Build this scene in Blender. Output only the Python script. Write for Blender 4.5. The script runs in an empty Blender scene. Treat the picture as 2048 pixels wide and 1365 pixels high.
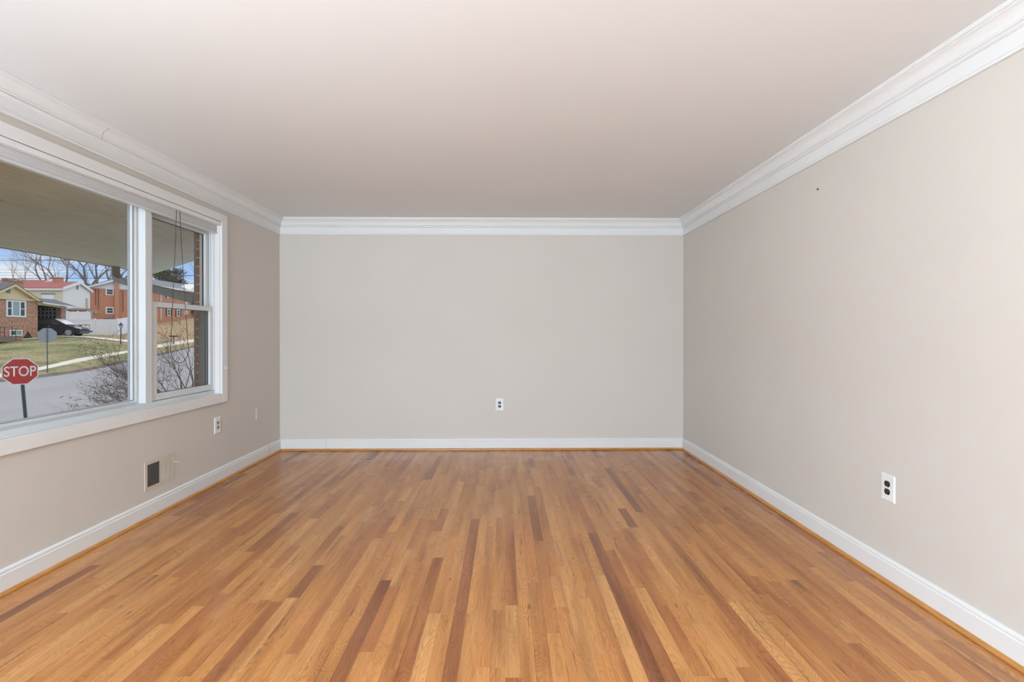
import bpy, math, random
import numpy as np
from mathutils import Vector, Matrix
random.seed(7)
S = bpy.context.scene
COL = S.collection
PI = math.pi

# ------------------------------------------------------------------ camera
F_PX, YAW, PITCH = 985.0, 0.0142, 0.003
EYE = 1.245
cd = bpy.data.cameras.new('camera'); cam = bpy.data.objects.new('camera', cd); COL.objects.link(cam)
cd.sensor_width = 36.0; cd.lens = 36.0 * F_PX / 2048.0
cd.shift_x = 0.0; cd.shift_y = -11.5 / 2048.0
cd.clip_start = 0.02; cd.clip_end = 1000
cam.location = (0, 0, EYE); cam.rotation_euler = (PI / 2 - PITCH, 0, -YAW)
S.camera = cam

# ------------------------------------------------------------------ view
vs = S.view_settings
S.display_settings.display_device = 'sRGB'
vs.view_transform = 'Standard'; vs.look = 'None'; vs.gamma = 1.0
vs.exposure = 0.08
try: vs.use_curve_mapping = False
except Exception: pass

# ------------------------------------------------------------------ world sky
SKY = 1.0
w = bpy.data.worlds.new('sky'); S.world = w; w.use_nodes = True
nt = w.node_tree; nt.nodes.clear(); N = nt.nodes.new; LK = nt.links.new
out = N('ShaderNodeOutputWorld'); bg = N('ShaderNodeBackground'); bg.inputs['Strength'].default_value = SKY
tc = N('ShaderNodeTexCoord'); sep = N('ShaderNodeSeparateXYZ'); LK(tc.outputs['Generated'], sep.inputs[0])
rmp = N('ShaderNodeValToRGB'); LK(sep.outputs['Z'], rmp.inputs[0])
e = rmp.color_ramp.elements
e[0].position = 0.0; e[0].color = (0.50, 0.70, 0.94, 1)
e[1].position = 0.10; e[1].color = (0.36, 0.56, 0.90, 1)
x = e.new(0.19); x.color = (0.27, 0.47, 0.90, 1)
x = e.new(0.40); x.color = (1.16, 1.14, 1.13, 1)
x = e.new(1.0); x.color = (1.34, 1.32, 1.30, 1)
noi = N('ShaderNodeTexNoise'); noi.inputs['Scale'].default_value = 5.5; noi.inputs['Detail'].default_value = 6; noi.inputs['Roughness'].default_value = 0.6
mp = N('ShaderNodeMapping'); mp.inputs['Scale'].default_value = (1, 1, 3.2); mp.inputs['Location'].default_value = (0.35, 0.1, 0.6)
LK(tc.outputs['Generated'], mp.inputs[0]); LK(mp.outputs[0], noi.inputs['Vector'])
cr = N('ShaderNodeValToRGB'); cr.color_ramp.elements[0].position = 0.52; cr.color_ramp.elements[1].position = 0.70
LK(noi.outputs['Fac'], cr.inputs[0])
mx = N('ShaderNodeMixRGB'); mx.inputs['Color2'].default_value = (0.86, 0.88, 0.95, 1)
LK(cr.outputs[0], mx.inputs['Fac']); LK(rmp.outputs[0], mx.inputs['Color1'])
LK(mx.outputs[0], bg.inputs['Color']); LK(bg.outputs[0], out.inputs[0])

# ------------------------------------------------------------------ lights
def area(name, loc, rot, sx, sy, power, color):
    l = bpy.data.lights.new(name, 'AREA'); l.shape = 'RECTANGLE'; l.size = sx; l.size_y = sy
    l.energy = power; l.color = color
    o = bpy.data.objects.new(name, l); COL.objects.link(o); o.location = loc; o.rotation_euler = rot
    return o
# added fill light behind the camera, set in an added rear window
REAR_Y = -2.60
area('added_rear_fill', (-1.15, REAR_Y - 0.05, 1.40), (PI / 2, 0, 0), 1.9, 1.75, 197.0, (0.775, 0.945, 1.11))
# added round ceiling light in the unseen rear half, fills the room
def added_ceiling_fill(x, y, z, power):
    l = bpy.data.lights.new('added_ceiling_fill', 'AREA'); l.shape = 'DISK'; l.size = 0.34
    l.energy = power; l.color = (0.95, 0.96, 1.0)
    o = bpy.data.objects.new('added_ceiling_fill', l); COL.objects.link(o); o.location = (x, y, z)
added_ceiling_fill(-0.24, -1.35, 2.335, 14.0)
# added upward fill behind the camera, brightens the ceiling
def added_upward_fill(x, y, z, power):
    l = bpy.data.lights.new('added_upward_fill', 'AREA'); l.shape = 'DISK'; l.size = 0.30
    l.energy = power; l.color = (0.765, 0.945, 1.12); l.spread = math.radians(165)
    o = bpy.data.objects.new('added_upward_fill', l); COL.objects.link(o); o.location = (x, y, z); o.rotation_euler = (PI, 0, 0)
added_upward_fill(-1.75, -1.60, 0.36, 222.0)

# ------------------------------------------------------------------ projection helpers (a photo pixel and a distance give a point)
_F = np.array([math.sin(YAW) * math.cos(PITCH), math.cos(YAW) * math.cos(PITCH), -math.sin(PITCH)])
_R = np.array([math.cos(YAW), -math.sin(YAW), 0.0]); _U = np.cross(_R, _F); _C = np.array([0, 0, EYE])
def ray(px, py): return _F + _R * (px - 1024) / F_PX + _U * (671 - py) / F_PX
def at_y(px, py, Y): v = ray(px, py); return Vector(_C + v * Y / v[1])
def at_x(px, py, X): v = ray(px, py); return Vector(_C + v * X / v[0])

# ------------------------------------------------------------------ materials
MATS = {}
class NT:
    def __init__(s, name):
        s.m = bpy.data.materials.new(name); s.m.use_nodes = True; s.t = s.m.node_tree; s.t.nodes.clear()
        s.out = s.n('ShaderNodeOutputMaterial'); s.b = s.n('ShaderNodeBsdfPrincipled'); s.l(s.b.outputs[0], s.out.inputs[0])
        s.tc = s.n('ShaderNodeTexCoord'); MATS[name] = s.m
    def n(s, k, **kw):
        a = s.t.nodes.new(k)
        for q, v in kw.items():
            if q in a.inputs: a.inputs[q].default_value = v
            else: setattr(a, q, v)
        return a
    def l(s, a, b): s.t.links.new(a, b)
    def mapping(s, scale=(1, 1, 1), src='Object', rot=(0, 0, 0)):
        m = s.n('ShaderNodeMapping'); m.inputs['Scale'].default_value = scale; m.inputs['Rotation'].default_value = rot
        s.l(s.tc.outputs[src], m.inputs[0]); return m.outputs[0]
    def noise(s, vec, scale, detail=3, rough=0.5, dist=0.0):
        a = s.n('ShaderNodeTexNoise'); a.inputs['Scale'].default_value = scale; a.inputs['Detail'].default_value = detail
        a.inputs['Roughness'].default_value = rough; a.inputs['Distortion'].default_value = dist
        s.l(vec, a.inputs['Vector']); return a.outputs['Fac']
    def ramp(s, fac, stops):
        r = s.n('ShaderNodeValToRGB'); el = r.color_ramp.elements
        while len(el) < len(stops): el.new(0.5)
        for a, (p, c) in zip(el, stops):
            a.position = p; a.color = (*c, 1) if len(c) == 3 else c
        s.l(fac, r.inputs[0]); return r.outputs[0]
    def mix(s, fac, a, b, mode='MIX'):
        m = s.n('ShaderNodeMixRGB', blend_type=mode)
        for v, i in ((fac, 'Fac'), (a, 'Color1'), (b, 'Color2')):
            if hasattr(v, 'is_linked') or hasattr(v, 'links'): s.l(v, m.inputs[i])
            elif isinstance(v, (int, float)): m.inputs[i].default_value = v
            else: m.inputs[i].default_value = (*v, 1)
        return m.outputs[0]
    def bump(s, h, strength=0.2, dist=0.01):
        b = s.n('ShaderNodeBump'); b.inputs['Strength'].default_value = strength; b.inputs['Distance'].default_value = dist
        s.l(h, b.inputs['Height']); s.l(b.outputs[0], s.b.inputs['Normal']); return b.outputs[0]
def plain(name, col, rough=0.5, metal=0.0, var=0.05, scale=8.0, bump=0.0, spec=0.5):
    k = NT(name); v = k.mapping()
    f = k.noise(v, scale, 4)
    a = tuple(c * (1 - var) for c in col); b = tuple(min(1, c * (1 + var)) for c in col)
    k.l(k.ramp(f, [(0.3, a), (0.7, b)]), k.b.inputs['Base Color'])
    k.b.inputs['Roughness'].default_value = rough; k.b.inputs['Metallic'].default_value = metal
    k.b.inputs['Specular IOR Level'].default_value = spec
    if bump: k.bump(k.noise(v, scale * 20, 3), bump, 0.002)
    return k.m

plain('wall_paint', (0.67, 0.627, 0.572), 0.62, var=0.012, scale=1.3, bump=0.05, spec=0.3)
plain('ceiling_paint', (0.80, 0.80, 0.79), 0.75, var=0.008, scale=1.1, bump=0.03, spec=0.2)
plain('trim_paint', (0.80, 0.80, 0.79), 0.38, var=0.012, scale=3, spec=0.4)
plain('vinyl_white', (0.68, 0.70, 0.70), 0.35, var=0.012, scale=5, spec=0.4)
plain('shade_fabric', (0.62, 0.62, 0.62), 0.8, var=0.015, scale=9, spec=0.2)
plain('caulk_crack', (0.16, 0.15, 0.14), 0.9)
plain('seam_line', (0.45, 0.44, 0.42), 0.8)
plain('plate_white', (0.82, 0.83, 0.83), 0.3)
plain('plate_almond', (0.72, 0.68, 0.58), 0.3)
plain('receptacle_black', (0.012, 0.012, 0.013), 0.35)
plain('receptacle_almond', (0.36, 0.33, 0.24), 0.4)
plain('slot_dark', (0.008, 0.008, 0.008), 0.6)
plain('slot_shine', (0.30, 0.30, 0.30), 0.3, metal=0.7)
plain('register_paint', (0.62, 0.56, 0.48), 0.45)
plain('vent_dark', (0.035, 0.028, 0.024), 0.9)
plain('cord_backlit', (0.09, 0.055, 0.04), 0.8)
plain('clear_plastic', (0.78, 0.78, 0.76), 0.25)
plain('gasket', (0.05, 0.05, 0.05), 0.5)
plain('spacer', (0.33, 0.33, 0.33), 0.4)
plain('bronze_trim', (0.15, 0.135, 0.115), 0.5)
plain('downspout_paint', (0.25, 0.21, 0.17), 0.45, var=0.1, scale=6)
plain('road', (0.35, 0.355, 0.385), 0.9, var=0.07, scale=0.5)
plain('curb', (0.22, 0.18, 0.16), 0.9, var=0.2, scale=2)
plain('concrete', (0.72, 0.69, 0.63), 0.85, var=0.08, scale=1.5)
plain('drive', (0.72, 0.68, 0.60), 0.85, var=0.08, scale=1.0)
plain('fence_vinyl', (0.84, 0.86, 0.90), 0.4, var=0.02)
plain('house_white', (0.82, 0.82, 0.80), 0.5, var=0.02)
plain('cream_siding', (0.74, 0.66, 0.50), 0.6, var=0.03)
plain('yellow_trim', (0.72, 0.56, 0.30), 0.5, var=0.04)
plain('roof_slate', (0.12, 0.14, 0.18), 0.8, var=0.15, scale=4)
plain('roof_red', (0.36, 0.11, 0.11), 0.75, var=0.08, scale=3)
plain('roof_grey', (0.20, 0.22, 0.27), 0.8, var=0.1, scale=3)
plain('window_dark', (0.05, 0.07, 0.08), 0.15)
plain('window_blind', (0.30, 0.42, 0.40), 0.4)
plain('shutter_dark', (0.05, 0.035, 0.04), 0.6)
plain('car_black', (0.010, 0.011, 0.014), 0.28, spec=0.3)
plain('car_glass', (0.02, 0.025, 0.03), 0.05, spec=0.8)
plain('tyre', (0.015, 0.015, 0.016), 0.8)
plain('alloy', (0.6, 0.6, 0.62), 0.3, metal=0.8)
plain('truck_white', (0.74, 0.76, 0.8), 0.3)
plain('tail_red', (0.35, 0.015, 0.02), 0.3)
plain('headlamp_and_glare', (0.7, 0.74, 0.8), 0.15)
plain('sign_red', (0.50, 0.035, 0.035), 0.45, var=0.06, scale=5)
plain('sign_white', (0.75, 0.75, 0.75), 0.45)
plain('sign_back', (0.30, 0.33, 0.36), 0.5, metal=0.2, var=0.05)
plain('steel_post', (0.10, 0.13, 0.15), 0.55, metal=0.3)
plain('black_iron', (0.012, 0.013, 0.015), 0.5)
plain('lamp_glass', (0.6, 0.62, 0.64), 0.2)
plain('bark_grey', (0.25, 0.21, 0.20), 0.9, var=0.2, scale=3)
plain('bark_red', (0.20, 0.12, 0.105), 0.9, var=0.2, scale=8)
plain('dead_leaf', (0.34, 0.17, 0.11), 0.85, var=0.25, scale=12)
plain('conifer', (0.10, 0.12, 0.055), 0.9, var=0.3, scale=4)
plain('block_grey', (0.80, 0.80, 0.76), 0.9)
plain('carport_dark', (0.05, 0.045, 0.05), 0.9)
plain('wire', (0.03, 0.035, 0.045), 0.7)
plain('meter_box', (0.5, 0.46, 0.42), 0.5)
plain('stain_pipe', (0.16, 0.05, 0.04), 0.8)
plain('door_wood', (0.55, 0.38, 0.16), 0.6)

# siding: horizontal laps
def siding(name, col, pitch):
    k = NT(name); wv = k.n('ShaderNodeTexWave', wave_type='BANDS', bands_direction='Z', wave_profile='SAW')
    wv.inputs['Scale'].default_value = 1.0 / pitch / 2 * 0.1 * 2 * PI; k.l(k.mapping(), wv.inputs['Vector'])
    k.l(k.ramp(wv.outputs['Fac'], [(0.0, tuple(c * 0.8 for c in col)), (0.12, col)]), k.b.inputs['Base Color'])
    k.b.inputs['Roughness'].default_value = 0.6; k.bump(wv.outputs['Fac'], 0.5, 0.02)
siding('cream_lap', (0.76, 0.62, 0.36), 0.2)
siding('white_lap', (0.84, 0.85, 0.86), 0.2)
# soffit: painted plywood, stained
k = NT('soffit_board'); v = k.mapping((1.0, 0.12, 1.0)); 
f = k.noise(v, 26, 5, 0.65, 0.3); f2 = k.noise(k.mapping(), 0.9, 4, 0.6); f3 = k.noise(k.mapping((1, 0.35, 1)), 17, 3, 0.6)
c = k.ramp(f, [(0.3, (0.62, 0.51, 0.40)), (0.7, (0.78, 0.66, 0.53))])
c = k.mix(k.ramp(f2, [(0.35, (0, 0, 0)), (0.75, (0.45, 0.45, 0.45))]), c, (0.54, 0.49, 0.36))
c = k.mix(k.ramp(f3, [(0.69, (0, 0, 0)), (0.75, (0.8, 0.8, 0.8))]), c, (0.11, 0.09, 0.07))
k.l(c, k.b.inputs['Base Color']); k.b.inputs['Roughness'].default_value = 0.85; k.bump(f, 0.4, 0.004)
# brick walls; plane = the two axes the courses run along
def brick(name, plane, c1, c2, mortar, vary=0.5):
    k = NT(name); s = k.n('ShaderNodeSeparateXYZ'); k.l(k.tc.outputs['Object'], s.inputs[0])
    cb = k.n('ShaderNodeCombineXYZ'); k.l(s.outputs[plane[0]], cb.inputs[0]); k.l(s.outputs[plane[1]], cb.inputs[1])
    b = k.n('ShaderNodeTexBrick'); b.inputs['Scale'].default_value = 1.0
    b.inputs['Brick Width'].default_value = 0.21; b.inputs['Row Height'].default_value = 0.076; b.inputs['Mortar Size'].default_value = 0.006
    b.inputs['Color1'].default_value = (*c1, 1); b.inputs['Color2'].default_value = (*c2, 1); b.inputs['Mortar'].default_value = (*mortar, 1)
    k.l(cb.outputs[0], b.inputs['Vector'])
    f = k.noise(k.mapping((1, 1, 1)), 5.0, 3, 0.85)
    c = k.mix(k.ramp(f, [(0.50, (0, 0, 0)), (0.60, (vary, vary, vary))]), b.outputs['Color'], tuple(min(1, q * 1.6 + .10) for q in c1))
    f4 = k.noise(k.mapping((1.3, 1.3, 1.3)), 6.3, 2, 0.8); c = k.mix(k.ramp(f4, [(0.54, (0, 0, 0)), (0.62, (vary, vary, vary))]), c, tuple(q * .42 for q in c1))
    k.l(c, k.b.inputs['Base Color']); k.b.inputs['Roughness'].default_value = 0.9; k.bump(b.outputs['Fac'], -0.4, 0.01)
brick('brick_mottled', 'YZ', (0.40, 0.18, 0.11), (0.52, 0.28, 0.18), (0.48, 0.36, 0.28), 0.8)
brick('brick_mottled_side', 'XZ', (0.40, 0.18, 0.11), (0.52, 0.28, 0.18), (0.48, 0.36, 0.28), 0.8)
brick('brick_orange', 'YZ', (0.55, 0.235, 0.135), (0.60, 0.27, 0.16), (0.52, 0.30, 0.21), 0.06)
brick('brick_pink', 'XZ', (0.42, 0.24, 0.20), (0.48, 0.28, 0.22), (0.4, 0.3, 0.26), 0.1)
brick('brick_own', 'YZ', (0.34, 0.125, 0.06), (0.42, 0.16, 0.08), (0.55, 0.47, 0.38), 0.1)
brick('brick_own_side', 'XZ', (0.34, 0.125, 0.06), (0.42, 0.16, 0.08), (0.55, 0.47, 0.38), 0.1)
# grass, greener near the house and bleached on the hill
k = NT('grass'); f = k.noise(k.mapping(), 0.35, 5, 0.65); g2 = k.noise(k.mapping((1, 1, 1)), 5.0, 5, 0.75)
s = k.n('ShaderNodeSeparateXYZ'); k.l(k.tc.outputs['Object'], s.inputs[0])
mr = k.n('ShaderNodeMapRange'); mr.inputs['From Min'].default_value = 42; mr.inputs['From Max'].default_value = 56; k.l(s.outputs['Y'], mr.inputs['Value'])
c = k.ramp(f, [(0.38, (0.13, 0.17, 0.06)), (0.50, (0.25, 0.25, 0.12)), (0.60, (0.36, 0.30, 0.18))])
c = k.mix(mr.outputs[0], c, (0.40, 0.29, 0.17))
c = k.mix(0.9, c, k.ramp(g2, [(0.38, (0.5, 0.5, 0.48)), (0.62, (1.35, 1.33, 1.28))]), 'MULTIPLY')
k.l(c, k.b.inputs['Base Color']); k.b.inputs['Roughness'].default_value = 0.95
# window glass: mostly clear, mirror-like at grazing angles
def glass(name, tint):
    k = NT(name); k.t.nodes.remove(k.b)
    tr = k.n('ShaderNodeBsdfTransparent'); tr.inputs[0].default_value = (*tint, 1)
    gl = k.n('ShaderNodeBsdfGlossy'); gl.inputs['Roughness'].default_value = 0.0
    lw = k.n('ShaderNodeLayerWeight'); lw.inputs['Blend'].default_value = 0.5
    pw = k.n('ShaderNodeMath', operation='POWER'); k.l(lw.outputs['Facing'], pw.inputs[0]); pw.inputs[1].default_value = 5.0
    ma = k.n('ShaderNodeMath', operation='MULTIPLY_ADD'); k.l(pw.outputs[0], ma.inputs[0]); ma.inputs[1].default_value = 0.8; ma.inputs[2].default_value = 0.015
    mx = k.n('ShaderNodeMixShader'); k.l(ma.outputs[0], mx.inputs[0]); k.l(tr.outputs[0], mx.inputs[1]); k.l(gl.outputs[0], mx.inputs[2]); k.l(mx.outputs[0], k.out.inputs[0])
glass('pane_glass', (0.97, 0.98, 0.975))

# oak strip floor: one quad per strip, colours picked by a per-strip number
k = NT('oak_floor')
a1 = k.n('ShaderNodeAttribute', attribute_name='strip_a'); a2 = k.n('ShaderNodeAttribute', attribute_name='strip_b')
uv = k.n('ShaderNodeUVMap', uv_map='strip_uv'); su = k.n('ShaderNodeSeparateXYZ'); k.l(uv.outputs[0], su.inputs[0])
R1 = a1.outputs['Fac']; R2 = a2.outputs['Fac']
def mth(op, a, b=None, c=None):
    m = k.n('ShaderNodeMath', operation=op)
    for i, q in enumerate((a, b, c)):
        if q is None: continue
        if isinstance(q, (int, float)): m.inputs[i].default_value = q
        else: k.l(q, m.inputs[i])
    return m.outputs[0]
base = k.ramp(R1, [(0.0, (0.55, 0.250, 0.078)), (0.16, (0.60, 0.300, 0.106)), (0.36, (0.51, 0.220, 0.066)), (0.58, (0.56, 0.255, 0.080)),
                   (0.80, (0.48, 0.198, 0.062)), (0.93, (0.41, 0.158, 0.052)), (0.975, (0.31, 0.115, 0.042)), (1.0, (0.20, 0.072, 0.030))])
# strip-local coordinates: x across (m), y along (m), shifted by strip
cb = k.n('ShaderNodeCombineXYZ'); k.l(mth('ADD', su.outputs['X'], mth('MULTIPLY', R2, 37.0)), cb.inputs[0])
k.l(mth('ADD', su.outputs['Y'], mth('MULTIPLY', R1, 91.0)), cb.inputs[1]); k.l(mth('MULTIPLY', R2, 11.0), cb.inputs[2])
def strip_map(sx, sy):
    m = k.n('ShaderNodeMapping'); m.inputs['Scale'].default_value = (sx, sy, 1); k.l(cb.outputs[0], m.inputs[0]); return m.outputs[0]
# cathedral grain: rings of a strongly stretched noise
gn = k.noise(strip_map(9, 1.5), 1.0, 2, 0.4, 0.3)
rings = mth('FRACT', mth('MULTIPLY', gn, mth('ADD', 24.0, mth('MULTIPLY', R2, 34.0))))
ringc = k.ramp(rings, [(0.0, (0.66, 0.56, 0.50)), (0.22, (0.93, 0.90, 0.88)), (0.55, (1.05, 1.05, 1.05)), (0.9, (0.98, 0.97, 0.96)), (1.0, (0.70, 0.60, 0.55))])
base = k.mix(mth('ADD', 0.35, mth('MULTIPLY', R2, 0.45)), base, ringc, 'MULTIPLY')
fine = k.noise(strip_map(420, 7), 1.0, 3, 0.6)
base = k.mix(0.8, base, k.ramp(fine, [(0.3, (0.74, 0.66, 0.60)), (0.6, (1.08, 1.08, 1.08))]), 'MULTIPLY')
tone = k.noise(strip_map(14, 1.1), 1.0, 3, 0.5)
base = k.mix(1.0, base, k.ramp(tone, [(0.28, (0.66, 0.55, 0.48)), (0.5, (1, 1, 1)), (0.75, (1.20, 1.20, 1.20))]), 'MULTIPLY')
# dark mineral streaks on some strips
stk = k.noise(strip_map(38, 2.2), 1.0, 3, 0.6, 0.9)
stf = k.ramp(stk, [(0.61, (0, 0, 0)), (0.70, (0.85, 0.85, 0.85))])
stf = mth('MULTIPLY', stf, mth('GREATER_THAN', R2, 0.55))
base = k.mix(stf, base, (0.17, 0.085, 0.045))
# knots
vo = k.n('ShaderNodeTexVoronoi'); vo.inputs['Scale'].default_value = 1.0; k.l(strip_map(18, 5.0), vo.inputs['Vector'])
kn = k.ramp(vo.outputs['Distance'], [(0.035, (0.85, 0.85, 0.85)), (0.11, (0, 0, 0))])
kn = mth('MULTIPLY', kn, mth('LESS_THAN', R2, 0.22))
base = k.mix(kn, base, (0.15, 0.065, 0.035))
# seams
au = a2  # width of each gap varies from strip to strip
ux = mth('ABSOLUTE', mth('SUBTRACT', su.outputs['X'], 0.02858))
edge = mth('GREATER_THAN', ux, mth('SUBTRACT', 0.02858, mth('MULTIPLY', mth('POWER', R2, 3.0), 0.0012)))
base = k.mix(mth('MULTIPLY', edge, 0.8), base, (0.10, 0.045, 0.02))
k.l(base, k.b.inputs['Base Color'])
rn = k.noise(k.mapping(), 2.5, 3, 0.5)
k.l(k.ramp(rn, [(0.3, (0.24, 0.24, 0.24)), (0.7, (0.33, 0.33, 0.33))]), k.b.inputs['Roughness'])
k.b.inputs['Specular IOR Level'].default_value = 0.38; k.b.inputs['Coat Weight'].default_value = 0.15; k.b.inputs['Coat Roughness'].default_value = 0.14
k.bump(k.noise(strip_map(12, 1.2), 1.0, 1, 0.3), 0.05, 0.001)
# orange quarter-round
k = NT('shoe_wood'); v = k.mapping((1, 1, 1)); f = k.noise(k.mapping((6, 6, 60)), 1.2, 4, 0.6)
k.l(k.ramp(f, [(0.3, (0.46, 0.19, 0.045)), (0.7, (0.62, 0.30, 0.09))]), k.b.inputs['Base Color']); k.b.inputs['Roughness'].default_value = 0.3

# ------------------------------------------------------------------ mesh helpers
class MB:
    def __init__(s): s.v = []; s.f = []
    def add(s, vs, fs):
        o = len(s.v); s.v += [tuple(v) for v in vs]; s.f += [tuple(i + o for i in f) for f in fs]; return s
    def box(s, x0, x1, y0, y1, z0, z1):
        x0, x1 = sorted((x0, x1)); y0, y1 = sorted((y0, y1)); z0, z1 = sorted((z0, z1))
        return s.add([(x0, y0, z0), (x1, y0, z0), (x1, y1, z0), (x0, y1, z0), (x0, y0, z1), (x1, y0, z1), (x1, y1, z1), (x0, y1, z1)],
                     [(0, 3, 2, 1), (4, 5, 6, 7), (0, 1, 5, 4), (1, 2, 6, 5), (2, 3, 7, 6), (3, 0, 4, 7)])
    def prism(s, pts, d):
        n = len(pts); P = [Vector(p) for p in pts]; D = Vector(d)
        return s.add(P + [p + D for p in P], [tuple(range(n))[::-1], tuple(range(n, 2 * n))] + [(i, (i + 1) % n, n + (i + 1) % n, n + i) for i in range(n)])
    def sweep(s, rings, cap=True):
        n = len(rings[0]); vs = [p for r in rings for p in r]; fs = []
        for a in range(len(rings) - 1):
            for i in range(n):
                j = (i + 1) % n; fs.append((a * n + i, a * n + j, (a + 1) * n + j, (a + 1) * n + i))
        if cap: fs += [tuple(range(n))[::-1], tuple(range((len(rings) - 1) * n, len(rings) * n))]
        return s.add(vs, fs)
    def tube(s, pts, r, n=8, cap=True):
        P = [Vector(p) for p in pts]; rr = r if isinstance(r, (list, tuple)) else [r] * len(P); rings = []
        up = None
        for i, p in enumerate(P):
            t = (P[min(i + 1, len(P) - 1)] - P[max(i - 1, 0)])
            t = t.normalized() if t.length > 1e-9 else Vector((0, 0, 1))
            if up is None: up = Vector((0, 0, 1)) if abs(t.z) < 0.9 else Vector((1, 0, 0))
            a = t.cross(up)
            if a.length < 1e-6: a = t.cross(Vector((0.3, 0.5, 0.8)))
            a.normalize(); b = t.cross(a).normalized(); up = -b if b.length else up
            up = a.cross(t)
            rings.append([p + (a * math.cos(2 * PI * q / n) + b * math.sin(2 * PI * q / n)) * rr[i] for q in range(n)])
        return s.sweep(rings, cap)
    def build(s, name, mat, parent=None, loc=None, bevel=0.0, smooth=False, xf=None):
        me = bpy.data.meshes.new(name)
        vs = s.v if xf is None else [tuple(xf @ Vector(v)) for v in s.v]
        if loc is not None: vs = [tuple(Vector(v) - Vector(loc)) for v in vs]
        me.from_pydata(vs, [], s.f); me.update()
        import bmesh
        b = bmesh.new(); b.from_mesh(me); bmesh.ops.recalc_face_normals(b, faces=b.faces); b.to_mesh(me); b.free()
        me.materials.append(MATS[mat])
        if smooth:
            for p in me.polygons: p.use_smooth = True
        o = bpy.data.objects.new(name, me); COL.objects.link(o)
        if loc is not None: o.location = loc
        if parent is not None: o.parent = parent
        if bevel:
            m = o.modifiers.new('bevel', 'BEVEL'); m.width = bevel; m.segments = 2; m.limit_method = 'ANGLE'
        return o
def tag(o, label=None, cat=None, group=None, kind=None):
    if label: o['label'] = label
    if cat: o['category'] = cat
    if group: o['group'] = group
    if kind: o['kind'] = kind
    return o
def empty(name, loc=(0, 0, 0), rz=0.0):
    o = bpy.data.objects.new(name, None); o.empty_display_size = 0.1; COL.objects.link(o); o.location = loc; o.rotation_euler = (0, 0, rz); return o
def struct(o): o['kind'] = 'structure'; return o
def box(x0, x1, y0, y1, z0, z1): return MB().box(x0, x1, y0, y1, z0, z1)

# ================================================================== ROOM
XL, XR, YB, H = -2.40, 1.9215, 5.282, 2.474
YR = REAR_Y
# left wall with the window opening
WY0, WY1, WZ0, WZ1 = 0.77, 4.18, 0.742, 2.187
m = MB()
for (y0, y1, z0, z1) in ((YR, WY0, 0, H), (WY1, YB, 0, H), (WY0, WY1, 0, WZ0), (WY0, WY1, WZ1, H)):
    m.box(XL - 0.14, XL, y0, y1, z0, z1)
struct(m.build('wall_left', 'wall_paint'))
m = MB(); BY1 = 4.285
for (y0, y1, z0, z1) in ((YR, 0.66, -1.8, 2.8), (BY1, 6.6, -1.8, 2.8), (0.66, BY1, -1.8, 0.68), (0.66, BY1, 2.21, 2.8)):
    m.box(XL - 0.26, XL - 0.145, y0, y1, z0, z1)
struct(m.build('wall_outside', 'brick_own'))
m = box(XL - 0.259, XL - 0.185, BY1 - 0.004, BY1 + 0.10, 0.685, 2.205)
struct(m.build('trim_4', 'brick_own_side'))
struct(box(XL - 0.14, XR + 0.14, YB, YB + 0.14, 0, H).build('wall_back', 'wall_paint'))
struct(box(XR, XR + 0.14, YR, YB, 0, H).build('wall_right', 'wall_paint'))
m = MB()
for (x0, x1, z0, z1) in ((XL, -2.15, 0, H), (-0.15, XR, 0, H), (-2.15, -0.15, 0, 0.48), (-2.15, -0.15, 2.32, H)):
    m.box(x0, x1, YR - 0.14, YR, z0, z1)
struct(m.build('wall_rear', 'wall_paint'))
struct(box(XL - 0.14, XR + 0.14, YR - 0.14, YB + 0.14, H, H + 0.12).build('ceiling', 'ceiling_paint'))
# frame of the added rear window, unseen, around the fill light
rw = struct(empty('added_window_2', (-1.15, YR - 0.05, 0.48)))
m = MB()
for x0 in (-2.15, -1.18, -0.21): m.box(x0, x0 + 0.06, YR - 0.12, YR - 0.02, 0.48, 2.32)
m.box(-2.15, -0.15, YR - 0.12, YR - 0.02, 0.48, 0.54); m.box(-2.15, -0.15, YR - 0.12, YR - 0.02, 2.26, 2.32)
m.build('window_frame', 'vinyl_white', rw).matrix_parent_inverse = Matrix.Translation(rw.location).inverted()

def part(o, p):   # geometry is written in world coordinates; keep it there under its parent
    o.parent = p; bpy.context.view_layer.update(); o.matrix_parent_inverse = p.matrix_world.inverted(); return o
def pbuild(mb, name, mat, parent, **kw):
    return part(mb.build(name, mat, None, **kw), parent)

# ---- floor: strips
me = bpy.data.meshes.new('floor'); vs = []; fs = []; ra = []; rb = []; uvs = []
SW = 0.05716; rng = random.Random(31)
x = XL; Y0, Y1 = YR, YB
while x < XR:
    x1 = min(x + SW, XR)
    y = Y0 - rng.random() * 1.0
    run = rng.random()
    while y < Y1:
        L = rng.choice((0.28, 0.36, 0.45, 0.55, 0.65, 0.8, 0.95, 1.2, 1.5)) * rng.uniform(0.85, 1.15)
        a, b = max(y, Y0), min(y + L, Y1); y += L
        if b - a < 0.01: continue
        i = len(vs); vs += [(x, a, 0), (x1, a, 0), (x1, b, 0), (x, b, 0)]; fs.append((i, i + 1, i + 2, i + 3))
        q = rng.random(); q2 = rng.random()
        ra.append(q); rb.append(q2); uvs += [(0, a), (x1 - x, a), (x1 - x, b), (0, b)]
    x = x1
i = len(vs); n0 = len(fs)
vs += [(XL, Y0, -0.1), (XR, Y0, -0.1), (XR, Y1, -0.1), (XL, Y1, -0.1)]; fs.append((i + 3, i + 2, i + 1, i)); ra.append(0); rb.append(0); uvs += [(0, 0)] * 4
me.from_pydata(vs, [], fs); me.update(); me.materials.append(MATS['oak_floor'])
A = me.attributes.new('strip_a', 'FLOAT', 'FACE'); A.data.foreach_set('value', ra)
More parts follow.
